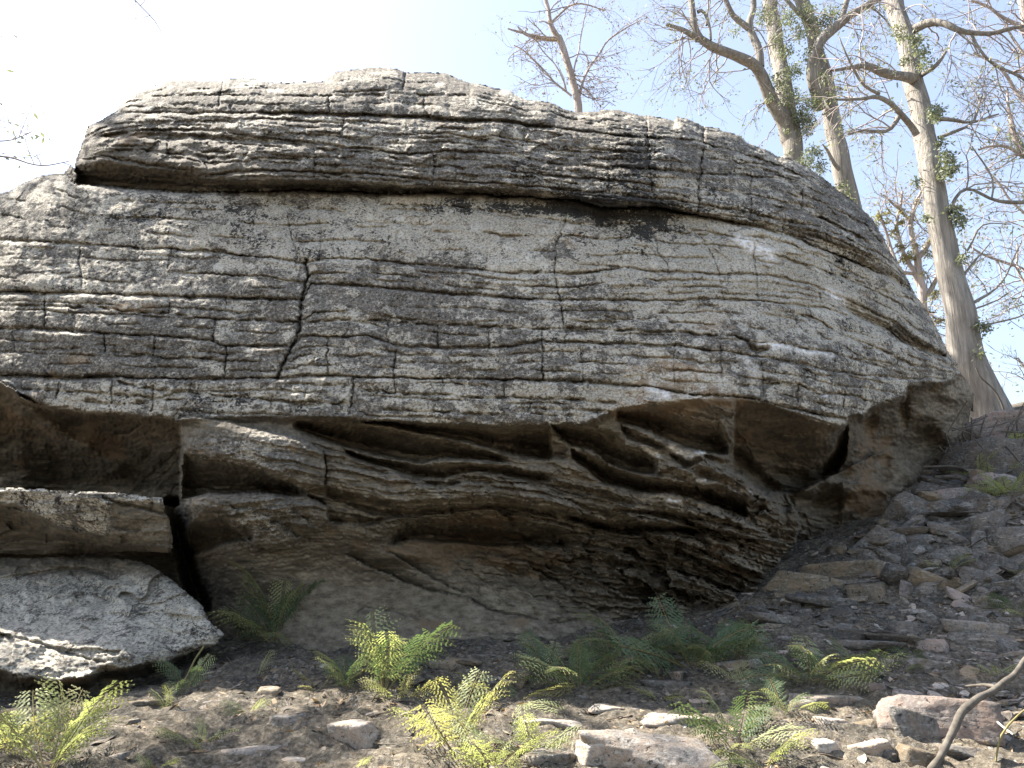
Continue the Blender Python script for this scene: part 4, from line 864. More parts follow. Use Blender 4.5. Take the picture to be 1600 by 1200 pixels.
scatter(280, [(1180,960),(1300,900),(1400,880),(1600,900),(1600,1200),(1200,1200),(1150,1040)], (10, 64), [ST_GREY, ST_GREY, ST_GREY, ST_PALE, ST_PINK, ST_OCHRE],
        'shale flake loose on the bare slope at lower right', 'small shale flakes on the right slope', 5, cat='shale flake', name='shale_flake')
scatter(235, [(1370,830),(1440,745),(1600,735),(1600,930),(1420,930),(1340,890)], (20, 84), [ST_GREY, ST_GREY, ST_GREY, ST_GREY, ST_OCHRE],
        'broken slab piled in the rubble right of the boulder', 'broken slabs in the rubble pile', 6, cat='broken rock', tiltmax=34, name='broken_rock')
scatter(190, [(150,1090),(360,1040),(700,1030),(1150,1030),(1200,1200),(120,1200)], (7, 42), [ST_GREY, ST_PALE, ST_PALE, ST_OCHRE],
        'stone lying on the soil in front of the boulder', 'small stones on the front soil', 8)
scatter(60, [(600,1015),(900,1000),(1180,985),(1220,1040),(900,1100),(600,1060)], (20, 90), [ST_GREY, ST_PALE, ST_OCHRE],
        'flat stone half sunk in the soil right under the overhang', 'flat stones under the overhang edge', 9, cat='flat stone', tiltmax=7, name='flat_stone')
scatter(40, [(1180,880),(1330,862),(1400,900),(1380,960),(1180,980)], (16, 60), [ST_GREY, ST_OCHRE, ST_OCHRE],
        'slab fragment on the floor of the dark hollow under the boulder', 'slab fragments under the overhang', 10, tiltmax=12)
scatter(38, [(1255,868),(1330,850),(1400,800),(1430,775),(1455,800),(1400,870),(1330,890)], (24, 88), [ST_GREY, ST_GREY, ST_OCHRE],
        'slab leaning in the gap between the boulder side and the rubble', 'slabs against the boulder side', 13, cat='leaning slab', tiltmax=30, name='leaning_rock')
scatter(26, [(1450,735),(1600,700),(1600,800),(1450,790)], (40, 110), [ST_GREY, ST_GREY, ST_GREY, ST_PINK],
        'block on the upper slope among the dry branches', 'blocks on the upper slope', 15, cat='rock block', tiltmax=24, name='upper_rock')
# grit and chips nobody could count
def grit():
    rs = np.random.RandomState(12); n = 40000
    x = rs.uniform(-3.6, 6, n); y = 3.2+rs.rand(n)**1.3*6; z = terr(x, y)+.004; s = .005+.024*rs.rand(n)**3
    V = []; 
    c = np.array([[1, 0, 0], [-.5, .87, 0], [-.5, -.87, 0], [0, 0, .75]]); 
    a = rs.rand(n)*6.28; R = np.stack([np.cos(a), -np.sin(a), np.sin(a), np.cos(a)], -1).reshape(n, 2, 2)
    v = np.repeat(c[None], n, 0)*(.7+.6*rs.rand(n, 4, 1)); v[:, :, :2] = np.einsum('nij,nkj->nki', R, v[:, :, :2]); v = v*s[:, None, None]
    v += np.stack([x, y, z], -1)[:, None]; f = np.array([[0, 1, 3], [1, 2, 3], [2, 0, 3]])
    F = (f[None]+np.arange(n)[:, None, None]*4).reshape(-1, 3); return v.reshape(-1, 3), F
V, F = grit(); tag(link('gravel', mesh_from('gravel', V, F, ST_PALE, False)), 'fine stone grit scattered over the dark soil', 'gravel', kind='stuff')
def chips(n, x0, x1, y0, y1, seed, smin, smax, keep):
    rs = np.random.RandomState(seed); V, F = ico(1); VV = []; FF = []; k = 0
    x = rs.uniform(x0, x1, n*3); y = rs.uniform(y0, y1, n*3); ok = keep(x, y); x = x[ok][:n]; y = y[ok][:n]; z = terr(x, y); zx = (terr(x+.05, y)-z)/.05; zy = (terr(x, y+.05)-z)/.05
    for i in range(len(x)):
        s = smin+(smax-smin)*rs.rand()**2; q = V*(1+.35*rs.rand(len(V), 1)-.25); q = q*np.array([s, s*rs.uniform(.5, .9), s*rs.uniform(.10, .26)])
        q[:, 2] = np.clip(q[:, 2], -.7*q[:, 2].max(), .62*q[:, 2].max())
        a = rs.rand()*6.28; ca, sa = math.cos(a), math.sin(a); q = np.stack([q[:, 0]*ca-q[:, 1]*sa, q[:, 0]*sa+q[:, 1]*ca, q[:, 2]], -1)
        q[:, 2] += q[:, 0]*(zx[i]+.22*rs.randn())+q[:, 1]*(zy[i]+.22*rs.randn()); VV.append(q+[x[i], y[i], z[i]+.012]); FF.append(F+k); k += len(V)
    return np.concatenate(VV), np.concatenate(FF)
for nm, lb_, m_, sd_, n_ in (('shale_rubble', 'countless thin grey shale chips covering the right slope', ST_GREY, 61, 2600), ('pale_rubble', 'countless small pale chips strewn between the larger stones', ST_PALE, 62, 1100), ('tan_rubble', 'countless small tan chips strewn over the slope', ST_OCHRE, 63, 900)):
    V, F = chips(n_, -3.2, 6.2, 3.7, 9.0, sd_, .015, .085, lambda x, y: (x > .9+.4*np.sin(y*3)) | (np.random.RandomState(5).rand(len(x)) < .22))
    tag(link(nm, mesh_from(nm, V, F, m_, False)), lb_, 'rubble', kind='stuff')
def simple_mat(name, col, rough=.8, trans=0, var=.35, nscale=20):
    m, nt, b = mat_new(name); N = NT(nt); P = N.n('ShaderNodeNewGeometry').outputs['Position']
    f = N.noise(P, nscale, 4, .6)
    c = N.ramp(f, [(.3, tuple(v*(1-var) for v in col)), (.7, tuple(v*(1+var) for v in col))])
    N.L(c, b.inputs['Base Color']); b.inputs['Roughness'].default_value = rough
    if trans:
        t = N.n('ShaderNodeBsdfTranslucent'); mx = N.n('ShaderNodeMixShader'); mx.inputs[0].default_value = trans
        N.L(N.mix(1.0, c, (1.5, 1.5, .8), 'MULTIPLY'), t.inputs[0]); out = nt.nodes['Material Output']
        N.L(b.outputs[0], mx.inputs[1]); N.L(t.outputs[0], mx.inputs[2]); N.L(mx.outputs[0], out.inputs[0])
    return m
LITTER = simple_mat('dry_litter', (.20, .135, .085), .85, .0, .5, 60)
def litter():
    rs = np.random.RandomState(14); n = 22000
    x = rs.uniform(-3.6, 5.5, n); y = 3.3+rs.rand(n)*4.5; z = terr(x, y)+.006+.012*rs.rand(n)
    a = rs.rand(n)*6.28; L = .012+.045*rs.rand(n)**2; w = .002+.006*rs.rand(n)
    d = np.stack([np.cos(a), np.sin(a), .25*rs.randn(n)], -1)*L[:, None]; e = np.stack([-np.sin(a), np.cos(a), .5*rs.randn(n)], -1)*w[:, None]
    c = np.stack([x, y, z], -1); V = np.stack([c-d, c-e, c+d, c+e], 1)
    return V.reshape(-1, 3), np.arange(n*4).reshape(-1, 4)
def leaves_down():
    rs = np.random.RandomState(24); n = 2600; x = rs.uniform(-3.4, 5, n); y = 3.5+rs.rand(n)*4; z = terr(x, y)+.02; a = rs.rand(n)*6.28
    L = rs.uniform(.02, .05, n); w = L*rs.uniform(.14, .25, n); c = np.stack([x, y, z], -1)
    d = np.stack([np.cos(a), np.sin(a), .3*rs.randn(n)], -1)*L[:, None]; e = np.stack([-np.sin(a), np.cos(a), .5*rs.randn(n)], -1)*w[:, None]
    V = np.stack([c-d, c-d*.3-e, c+d*.4-e*.8, c+d, c+d*.4+e*.8, c-d*.3+e], 1); return V.reshape(-1, 3), np.arange(n*6).reshape(-1, 6)
V, F = leaves_down(); tag(link('fallen_leaves', mesh_from('fallen_leaves', V, F, simple_mat('dead_leaves', (.26, .185, .12), .7, .15, .45, 9), False)), 'dry brown gum leaves fallen all over the soil', 'leaves', kind='stuff')
V, F = litter(); tag(link('leaf_litter', mesh_from('leaf_litter', V, F, LITTER, False)), 'dry twiglets and leaf scraps strewn over the soil', 'leaf litter', kind='stuff')
# ---------------------------------------------------------------- bracken
FERN_L = simple_mat('bracken_bright', (.33, .365, .20), .55, .45, .3, 14)
FERN_D = simple_mat('bracken_dark', (.10, .15, .085), .6, .35, .35, 14)
FERN_Y = simple_mat('bracken_yellowing', (.33, .325, .18), .6, .45, .3, 14)
STALK = simple_mat('fern_stalk', (.20, .17, .07), .7, 0, .3, 30)
def frond_mesh(seed, mat, pairs=11, curl=1.0):
    """unit long bipinnate frond growing along +x and arching; leaflets are thin curved blades"""
    rs = np.random.RandomState(seed); V = []; F = []; n0 = 0
    t = np.linspace(0, 1, 18); arch = rs.uniform(.5, .95)*curl
    R = np.stack([t-.10*arch*t**3, .09*rs.randn()*t**2, .12*t-arch*.42*t**2.2], -1)
    R /= max(1e-3, np.linalg.norm(np.diff(R, axis=0), axis=1).sum())
    mb = MB(); mb.tube(R, .0075*(1-t*.8), 4)
    Vs, Fs = [], []
    def blade(p, d, nrm, L, w):
        s = np.cross(nrm, d); q = [p-s*w*.5, p+d*L*.35-s*w*.62, p+d*L+nrm*(-.12*L), p+d*L*.45+s*w*.62, p+s*w*.5]
        return q
    for i in range(pairs):
        u = .24+.72*(i/(pairs-1))**.9; k = np.array([np.interp(u, t, R[:, a]) for a in range(3)]); k2 = np.array([np.interp(min(u+.03, 1), t, R[:, a]) for a in range(3)])
        T = (k2-k)/(np.linalg.norm(k2-k)+1e-9)
        plen = .31*math.sin(math.pi*min(1, (1-u)*.95+.10))**.8*(1-u*.35)+.025
        for sd_ in (-1, 1):
            side = np.cross([0, 0, 1], T)*sd_; side /= np.linalg.norm(side); D = side*.85+T*.55+np.array([0, 0, .10*rs.randn()]); D /= np.linalg.norm(D)
            up = np.cross(T, side)*sd_; up /= np.linalg.norm(up); Lp = plen*rs.uniform(.7, 1.12); nb = max(3, int(Lp*27))
            drop = rs.uniform(.25, .6)
            pp = [k+D*Lp*a+np.array([0, 0, -drop*Lp*a*a]) for a in np.linspace(0, 1, nb+1)]
            mb.tube(np.array(pp)[::max(1, nb//4)], np.full(len(pp[::max(1, nb//4)]), .0022), 3)
            for j in range(1, nb+1):
                a = j/nb; bl = .068*(1-a)**.75*(Lp/.3)**.5+.010
                for s2 in (-1, 1):
                    N_ = up+.3*rs.randn(3)*.5; N_ /= np.linalg.norm(N_); dd = np.cross(N_, D)*s2*.9+D*.42+np.array([0, 0, -.12]); dd /= np.linalg.norm(dd)
                    q = blade(pp[j], dd, N_, bl*rs.uniform(.85, 1.15), .0165); n = len(Vs); Vs += q; Fs.append([n, n+1, n+2]); Fs.append([n, n+2, n+3]); Fs.append([n, n+3, n+4])
    V1 = np.concatenate(mb.V); F1 = np.concatenate(mb.F); Vt = np.concatenate([V1, np.array(Vs)]); faces = [list(f) for f in F1]+[[a+len(V1) for a in f] for f in Fs]
    me = mesh_from('frond', Vt, faces, mat, False); me.materials.append(STALK)
    mi = np.zeros(len(faces), np.int32); mi[:len(F1)] = 1; me.polygons.foreach_set('material_index', mi); return me
FR = {'L': [frond_mesh(s, FERN_L) for s in range(4)], 'D': [frond_mesh(s+10, FERN_D) for s in range(4)], 'Y': [frond_mesh(s+20, FERN_Y, 10) for s in range(3)]}
def fern(label, px, py, size_px, kind, n, seed, spread=(0, 360), lift=(25, 70), fronds=None, cat='fern', sub=0, base=None):
    """fern rooted at pixel px, py; size in pixels of the longest frond"""
    rs = random.Random(seed); b = hit(px, py) if base is None else np.array(base); L = size_px*b[1]/FPX
    root = empty('bracken_fern', b-np.array([0, 0, .02]), label, cat); n = max(3, n) if n > 1 else n; L *= 1.15
    for k in range(n):
        me = rs.choice(FR[rs.choice(kind)]); o = link('frond', me, root)
        if fronds: az, el, ls = fronds[k % len(fronds)]
        else: az = spread[0]+(spread[1]-spread[0])*(k+rs.random()*.8)/n; el = rs.uniform(*lift); ls = rs.uniform(.6, 1.0)
        o.scale = (L*ls,)*3; o.rotation_euler = Euler((math.radians(rs.uniform(-55, 55)), -math.radians(el), math.radians(az)))
    return root
FE = [
 ('big bright fern spreading at the bottom left corner in full sun', 75, 1215, 170, 'LLY', 9, 1, (-40, 220), (25, 75)),
 ('bright fern cut by the left edge at the bottom', -20, 1190, 120, 'LY', 5, 2, (-60, 120), (20, 60)),
 ('dark green fern growing against the boulder foot beside the low boulder', 428, 1010, 125, 'DDL', 16, 3, (0, 360), (25, 80)),
 ('small fern hanging over the right end of the low boulder', 265, 1038, 62, 'DL', 6, 4, (30, 330), (0, 60)),
 ('straggly fern drooping below the low boulder', 290, 1085, 66, 'DL', 6, 5, (0, 360), (10, 70)),
 ('thin single sunlit frond standing in front of the dark fern', 402, 1062, 66, 'Y', 1, 6, (30, 60), (68, 72)),
 ('tall ragged fern clump standing in the centre left', 600, 1085, 135, 'DDL', 10, 7, (0, 360), (50, 88)),
 ('short fern at the left side of the tall ragged clump', 545, 1082, 100, 'DL', 6, 8, (60, 300), (40, 85)),
 ('yellow green fern right in front of the tall ragged clump', 622, 1100, 70, 'LY', 5, 9, (0, 360), (20, 70)),
 ('small sunlit fern standing near the bottom between soil and roots', 308, 1172, 84, 'L', 5, 10, (40, 320), (30, 80)),
 ('low dull fern beside the brown clod', 390, 1118, 50, 'DL', 5, 11, (0, 360), (20, 60)),
 ('tall yellow green fern at the bottom centre', 715, 1180, 130, 'LLY', 7, 12, (0, 360), (35, 88)),
 ('spreading bright fern at the bottom edge, centre', 770, 1212, 110, 'L', 8, 13, (0, 360), (10, 55)),
 ('fern with flopped stems lying across the sunlit patch', 790, 1105, 100, 'LY', 7, 14, (-50, 230), (5, 55)),
 ('dark feathery fern right of the flopped fern', 905, 1085, 105, 'DDL', 12, 15, (0, 360), (15, 70)),
 ('broad dark fern under the middle of the overhang', 985, 1042, 125, 'DDL', 15, 16, (0, 360), (15, 60)),
 ('dense dark fern filling the dip right of the middle', 1080, 1045, 125, 'D', 17, 17, (0, 360), (15, 65)),
 ('small fern with pale tips near the boulder foot', 1045, 1000, 50, 'DL', 5, 18, (0, 360), (20, 60)),
 ('low bright fern in the sunlit gravel behind the big pale rock', 1025, 1096, 48, 'L', 5, 19, (0, 360), (10, 50)),
 ('trailing yellowish fern right of the dense dark fern', 1180, 1078, 80, 'LY', 6, 20, (-40, 220), (5, 50)),
 ('fern thicket on the slope with dark and light fronds', 1265, 1070, 115, 'DL', 12, 21, (0, 360), (10, 55)),
 ('arching fern with one bright hanging frond left of the pink slab', 1335, 1075, 110, 'DL', 7, 22, (-60, 200), (5, 50)),
 ('fern beside the pyramid shaped grey rock', 1290, 1035, 50, 'DL', 5, 23, (0, 360), (15, 60)),
 ('shady fern among stones on the middle right slope', 1430, 1040, 60, 'D', 7, 24, (0, 360), (10, 50)),
 ('fern on the bank above the flat boulders at right', 1480, 896, 50, 'DL', 7, 25, (0, 360), (15, 60)),
 ('fern at the right edge above the pitted outcrop', 1595, 962, 52, 'DL', 6, 26, (60, 280), (15, 60)),
 ('small bright fern between the dead branch and the pink slab', 1556, 1056, 36, 'L', 6, 27, (0, 360), (15, 50)),
 ('leafy fern at the bottom edge right of the big pale rock', 1150, 1175, 110, 'DDL', 9, 28, (0, 360), (20, 70)),
 ('open fern at the bottom edge below the thicket', 1195, 1205, 90, 'DL', 7, 29, (0, 360), (15, 60)),
 ('fern poking up in front of the big pale rock at the bottom edge', 1085, 1215, 60, 'L', 5, 30, (0, 360), (15, 55)),
 ('tiny bright fern tuft at the bottom edge near the left roots', 240, 1210, 46, 'LY', 4, 31, (0, 360), (30, 70)),
 ('lone small fern sprig at the bottom edge left of the white blotched stone', 560, 1208, 42, 'L', 3, 32, (0, 360), (35, 75)),
 ('bright ferns patch beyond the dead sticks at right', 1578, 785, 66, 'L', 16, 33, (0, 360), (15, 70)),  # pale frond colour stands in for sunlight that never reaches these ferns
 ('sunlit fern behind the sticks just right of the boulder', 1538, 748, 54, 'L', 12, 34, (0, 360), (15, 70)),
 ('sunlit fern below the orange outcrop at the right edge', 1592, 722, 62, 'L', 12, 35, (0, 360), (15, 70)),
]
FE += [
 ('mid height fern among stones between the tall clump and the dark feathery fern', 850, 1062, 80, 'DL', 8, 41, (0, 360), (20, 70)),
 ('upright pale fern at the bottom edge right of the tall yellow green fern', 835, 1190, 90, 'L', 6, 42, (0, 360), (30, 80)),
 ('shaded fern in the gap between the dense dark fern and the thicket', 1150, 1035, 90, 'D', 9, 43, (0, 360), (20, 65)),
 ('small yellowish fern on the soil left of the tall ragged clump', 500, 1080, 55, 'LY', 5, 44, (0, 360), (20, 70)),
 ('scraggy fern climbing beside the pink topped slab on its left', 1230, 1120, 80, 'DL', 7, 45, (0, 360), (20, 70)),
 ('fern tuft among rubble near the right edge, upper one', 1590, 905, 48, 'DL', 6, 46, (0, 360), (20, 70)),
 ('little fern beside the tan block below the low boulder', 262, 1110, 46, 'DL', 5, 47, (0, 360), (20, 70)),
]
for (lb, px, py, s, kd, n, sd_, sp, lf) in FE: fern(lb, px, py, s, kd, n, sd_, sp, lf)

# ---------------------------------------------------------------- dead wood
BARKG = simple_mat('dead_wood', (.10, .088, .072), .85, 0, .45, 24)
ROOTM = simple_mat('root_bark', (.17, .13, .09), .85, 0, .4, 30)
def wander(pts, step=.06, amp=.012, seed=0):
    rs = np.random.RandomState(seed); P = np.array(pts, float); d = np.r_[0, np.cumsum(np.linalg.norm(np.diff(P, axis=0), axis=1))]
    n = max(4, int(d[-1]/step)); t = np.linspace(0, d[-1], n)
    # smooth through control points
    Q = np.stack([np.interp(t, d, P[:, k]) for k in range(3)], -1)
    for _ in range(2): Q[1:-1] = (Q[:-2]+2*Q[1:-1]+Q[2:])/4
    return Q+amp*np.stack([noise2(t/(step*5), t*0+seed+k*9.1, k+seed) for k in range(3)], -1)
def px_path(pts, Y=None):
    """[(px, py, Y, width px)] -> points and radii"""
    P = np.array([at(a, b, c) for a, b, c, d in pts]); R = np.array([d*.5*c/FPX*1.03 for a, b, c, d in pts]); return P, R
def limb(mb, pts, seed, step=.08, amp=.02, k=8, rr=.08):
    P, R = px_path(pts); d = np.r_[0, np.cumsum(np.linalg.norm(np.diff(P, axis=0), axis=1))]
    Q = wander(P, step, amp, seed); t = np.linspace(0, d[-1], len(Q)); r = np.interp(t, d, R)
    r = r*(1+rr*noise2(t/(step*3), t*0+seed, seed+3)); mb.tube(Q, r, k); return Q, r
b0 = hit(1455, 1210)
mb = MB(); limb(mb, [(1448,1220,3.9,12),(1474,1172,3.95,10.5),(1492,1136,4.0,10.5),(1508,1108,4.05,12.5),(1530,1090,4.1,10),(1560,1074,4.15,8.5),(1582,1056,4.2,8.5),(1602,1032,4.25,7),(1640,990,4.3,5)], 5, .03, .012, 12, .25)
br = mb.build('dead_branch', BARKG, None, b0); br.location = b0.tolist()
tag(br, 'pale crooked dead branch slanting up out of the lower right corner', 'branch')
mb = MB(); limb(mb, [(1562,1076,4.15,7),(1548,1068,4.2,6),(1530,1070,4.25,4),(1510,1073,4.3,2.5)], 8, .03, .01, 6); mb.build('side_twig', BARKG, br, b0)
def stick(label, pts, seed, cat='dead branch', mat=BARKG, name='dead_branch', group=None, amp=.012):
    mb = MB(); P, R = px_path(pts); org = P[0]; limb(mb, pts, seed, .05, amp, 7); o = mb.build(name, mat, None, org); o.location = org.tolist(); return tag(o, label, cat, group)
stick('long bare fallen branch reaching from the right edge to the boulder side', [(1620,660,8.2,10),(1598,675,8.2,12),(1560,694,8.1,10),(1530,707,8.0,12),(1500,722,7.9,12),(1470,738,7.8,8)], 11)
stick('thin bare branch running level below the long fallen branch', [(1620,726,7.6,5),(1560,738,7.6,6),(1500,730,7.6,5),(1440,728,7.6,3)], 12)
stick('dark curving branch low over the rubble at right', [(1460,745,7.4,5),(1500,745,7.4,7),(1530,758,7.3,7),(1550,772,7.3,5)], 13)
stick('dark stick forking right above the rubble', [(1500,748,7.35,6),(1550,760,7.3,5),(1590,766,7.3,5),(1620,775,7.3,4)], 14)
stick('arched dead branch beside the bright ferns at right', [(1560,738,7.5,5),(1580,752,7.5,5),(1586,765,7.5,4),(1582,772,7.5,3)], 15)
stick('short crooked branch in front of the bright ferns', [(1575,708,8.0,7),(1590,716,8.0,8),(1620,712,8.0,8)], 16)
stick('upright bare twig at the boulder side above the fallen branch', [(1530,708,8.0,4),(1517,690,8.0,4),(1519,670,8.0,3),(1517,652,8.0,2)], 17)
stick('curved twig leaning over the long fallen branch', [(1528,706,8,4),(1508,688,8,3),(1500,672,8,2.5),(1545,650,8,2)], 18)
stick('bowed bare twig crossing in front of the orange outcrop', [(1600,700,8,3),(1590,680,8,3),(1588,655,8,3),(1600,630,8,2)], 19)
stick('grey twig sticking up against the big tree base', [(1568,640,9.5,3),(1556,612,9.5,3),(1545,600,9.5,2.6),(1530,590,9.5,2.4),(1524,575,9.5,2)], 20)
rs = random.Random(33)
for k in range(34):
    px, py = rs.uniform(1455, 1600), rs.uniform(665, 760); Yv = rs.uniform(7.3, 8.6); a = rs.uniform(-1, 1)*1.4; L = rs.uniform(20, 70)
    stick('thin bare twig tangled in the brush right of the boulder', [(px, py, Yv, 2.4), (px+L*.4*math.cos(a), py-L*.4*math.sin(a)+rs.uniform(-5, 5), Yv, 2), (px+L*math.cos(a), py-L*math.sin(a), Yv+rs.uniform(-.2, .2), 1.2)], 40+k, 'twig', name='bare_twig', group='tangled twigs right of the boulder')
for k in range(60):
    while True:
        px, py = rs.uniform(140, 1600), rs.uniform(1030, 1195)
        break
    h = hit(px, py); a = rs.uniform(0, 6.28); L = rs.uniform(.05, .22); mb = MB(); q = np.array([[h[0]+L*s*math.cos(a), h[1]+L*s*math.sin(a), 0] for s in (-1, -.3, .4, 1)])
    q[:, 2] = terr(q[:, 0], q[:, 1])+np.array([.012, .03, .025, .012]); Q = wander(q, .02, .012, k); mb.tube(Q, np.linspace(.0045, .002, len(Q))*rs.uniform(.6, 1.5), 5)
    o = mb.build('fallen_twig', BARKG if k % 3 else ROOTM, None, h); o.location = h.tolist(); tag(o, 'short dry twig lying on the soil or stones in front of the boulder', 'twig', 'dry twigs lying on the ground')
stick('pale exposed root winding over soil by the flat topped stone', [(458,1095,4.9,4),(452,1112,4.85,4),(480,1108,4.8,3.5),(492,1122,4.75,3),(497,1130,4.7,2)], 101, 'root', ROOTM, 'exposed_root')
stick('long thin root running along the soil at the bottom left', [(155,1168,4.4,3),(240,1167,4.4,3.5),(300,1172,4.4,4),(325,1188,4.3,4)], 102, 'root', ROOTM, 'exposed_root')
stick('white forked root by the dead branch at lower right', [(1538,1110,4.2,3),(1548,1122,4.2,3.5),(1562,1135,4.15,3),(1582,1146,4.1,2)], 103, 'root', simple_mat('white_root', (.7, .68, .62), .7, 0, .1), 'exposed_root')
stick('thin arching vine stem at the lower right', [(1556,1190,4.0,2.5),(1562,1155,4.0,3),(1575,1130,4.0,3),(1605,1105,4.0,2)], 104, 'stem', STALK, 'vine_stem')
stick('bare fern stalk trailing from the low boulder end', [(318,1010,5.4,3),(305,1035,5.3,3),(290,1062,5.2,3),(268,1085,5.1,2)], 105, 'stem', STALK, 'fern_stem')
stick('bare stalk lying diagonally by the tall fern clump', [(548,1062,4.9,3),(570,1045,4.95,3.5),(602,1030,5.0,2)], 106, 'stem', STALK, 'fern_stem')
stick('reddish stalk rising at the bottom centre under the tall yellow fern', [(688,1198,4.1,4),(700,1175,4.15,4),(718,1150,4.2,3)], 107, 'stem', simple_mat('red_stalk', (.30, .12, .07), .6), 'fern_stem')
lf = MB(); c = hit(213, 1078); c[2] += .03; n_ = 9; t = np.linspace(-1, 1, n_); w_ = (1-t**2)**.7*.012
up_ = np.stack([t*.055, t*.01, .012*(1-t**2)], -1)
lf.add(np.concatenate([up_+np.stack([t*0, w_, t*0], -1), up_-np.stack([t*0, w_, -w_*.3], -1)]), [[i, i+1, n_+i+1, n_+i] for i in range(n_-1)])
o = lf.build('fallen_leaf', simple_mat('red_leaf', (.42, .13, .06), .5, .2), None); o.location = c.tolist(); tag(o, 'single reddish eucalypt leaf fallen in shade below the low boulder', 'leaf')

# ---------------------------------------------------------------- trees
def bark_material(name, light, dark, char):
    m, nt, b = mat_new(name); N = NT(nt); P = N.n('ShaderNodeNewGeometry').outputs['Position']
    f = N.noise(N.mapping(P, (9, 9, .55), (0, .12, 0)), 2.2, 7, .65, .4); g = N.noise(N.mapping(P, (1, 1, .5)), 2.2, 5, .6); h = N.noise(P, 20, 5, .6)
    c = N.ramp(f, [(.32, dark), (.48, tuple((a+b_)/2 for a, b_ in zip(light, dark))), (.62, light)])
    c = N.mix(N.ramp(g, [(.52, 0.0), (.62, char)]), c, (.10, .075, .055))
    c = N.mix(N.math('MULTIPLY', h, .35), c, dark)
    N.L(c, b.inputs['Base Color']); b.inputs['Roughness'].default_value = .85; p = N.bump(b, f, .9, .05); N.bump(b, h, .3, .01, p); return m
BARK = bark_material('stringy_gum_bark', (.36, .33, .29), (.15, .135, .115), .3)
BARKP = bark_material('pale_gum_bark', (.52, .45, .40), (.28, .23, .20), .2)
LEAFM = simple_mat('gum_leaves', (.19, .21, .16), .5, .3, .4, 4)
LEAFB = simple_mat('gum_leaves_browned', (.17, .12, .075), .6, .3, .4, 4)
TWIGM = simple_mat('bare_twig_bark', (.30, .26, .245), .85, 0, .3, 6)
def trunk_tube(mb, pts, seed, k=18, step=.16, amp=.05, flute=.07):
    P, R = px_path(pts); d = np.r_[0, np.cumsum(np.linalg.norm(np.diff(P, axis=0), axis=1))]
    Q = wander(P, step, amp, seed); t = np.linspace(0, d[-1], len(Q)); r = np.interp(t, d, R)
    n0 = len(mb.V); mb.tube(Q, r, k); V = mb.V[-1].reshape(len(Q), k, 3); th = np.arange(k)[None]*2*math.pi/k
    fl = flute*(noise2(np.cos(th)*2.2+t[:, None]*.25, np.sin(th)*2.2+seed, seed)+.5*noise2(th*3+0*t[:, None], t[:, None]*1.3, seed+2))
    mb.V[-1] = (V+(V-Q[:, None])*fl[..., None]).reshape(-1, 3); return Q, r
def twigs(mb, lf, p, d, L, r, rs, depth, droop=.25, leafp=.3, spread=.7, seg=None):
    n = max(3, int(L/.13)); P = [p]; d = d/np.linalg.norm(d)
    for i in range(n):
        d = d+rs.normal(size=3)*.22; d[2] -= droop*.12*(i/n); d /= np.linalg.norm(d); P.append(P[-1]+d*L/n)
    P = np.array(P); mb.tube(P, np.linspace(r, r*.35, len(P)), 4 if r > .012 else 3)
    if depth > 0:
        m = rs.randint(3, 5)
        for j in range(m):
            u = rs.uniform(.25, 1.0); i = min(int(u*n), n-1); e = d+rs.normal(size=3)*spread; e[2] -= droop*.3
            twigs(mb, lf, P[i], e, L*rs.uniform(.35, .62), r*.45, rs, depth-1, droop*1.3, leafp, spread)
    else:
        for i in range(1, len(P)):
            if rs.rand() < leafp: lf.append(P[i])
def leaves_mesh(points, seed, size=(.05, .11), droop=.8):
    rs = np.random.RandomState(seed); c = np.array(points); n = len(c)
    d = rs.normal(size=(n, 3)); d[:, 2] = d[:, 2]*.6-droop; d /= np.linalg.norm(d, axis=1)[:, None]
    s = np.cross(d, rs.normal(size=(n, 3))); s /= np.linalg.norm(s, axis=1)[:, None]
    L = rs.uniform(*size, n)[:, None]; w = L*rs.uniform(.13, .24, (n, 1))
    V = np.stack([c, c+d*L*.4+s*w, c+d*L, c+d*L*.4-s*w], 1).reshape(-1, 3); return V, np.arange(n*4).reshape(-1, 4)
def clump(center, r, n, rs):
    q = rs.normal(size=(n, 3)); q *= (r*rs.rand(n)**.4/np.linalg.norm(q, axis=1))[:, None]; return list(np.array(center)+q*np.array([1, 1, .9]))
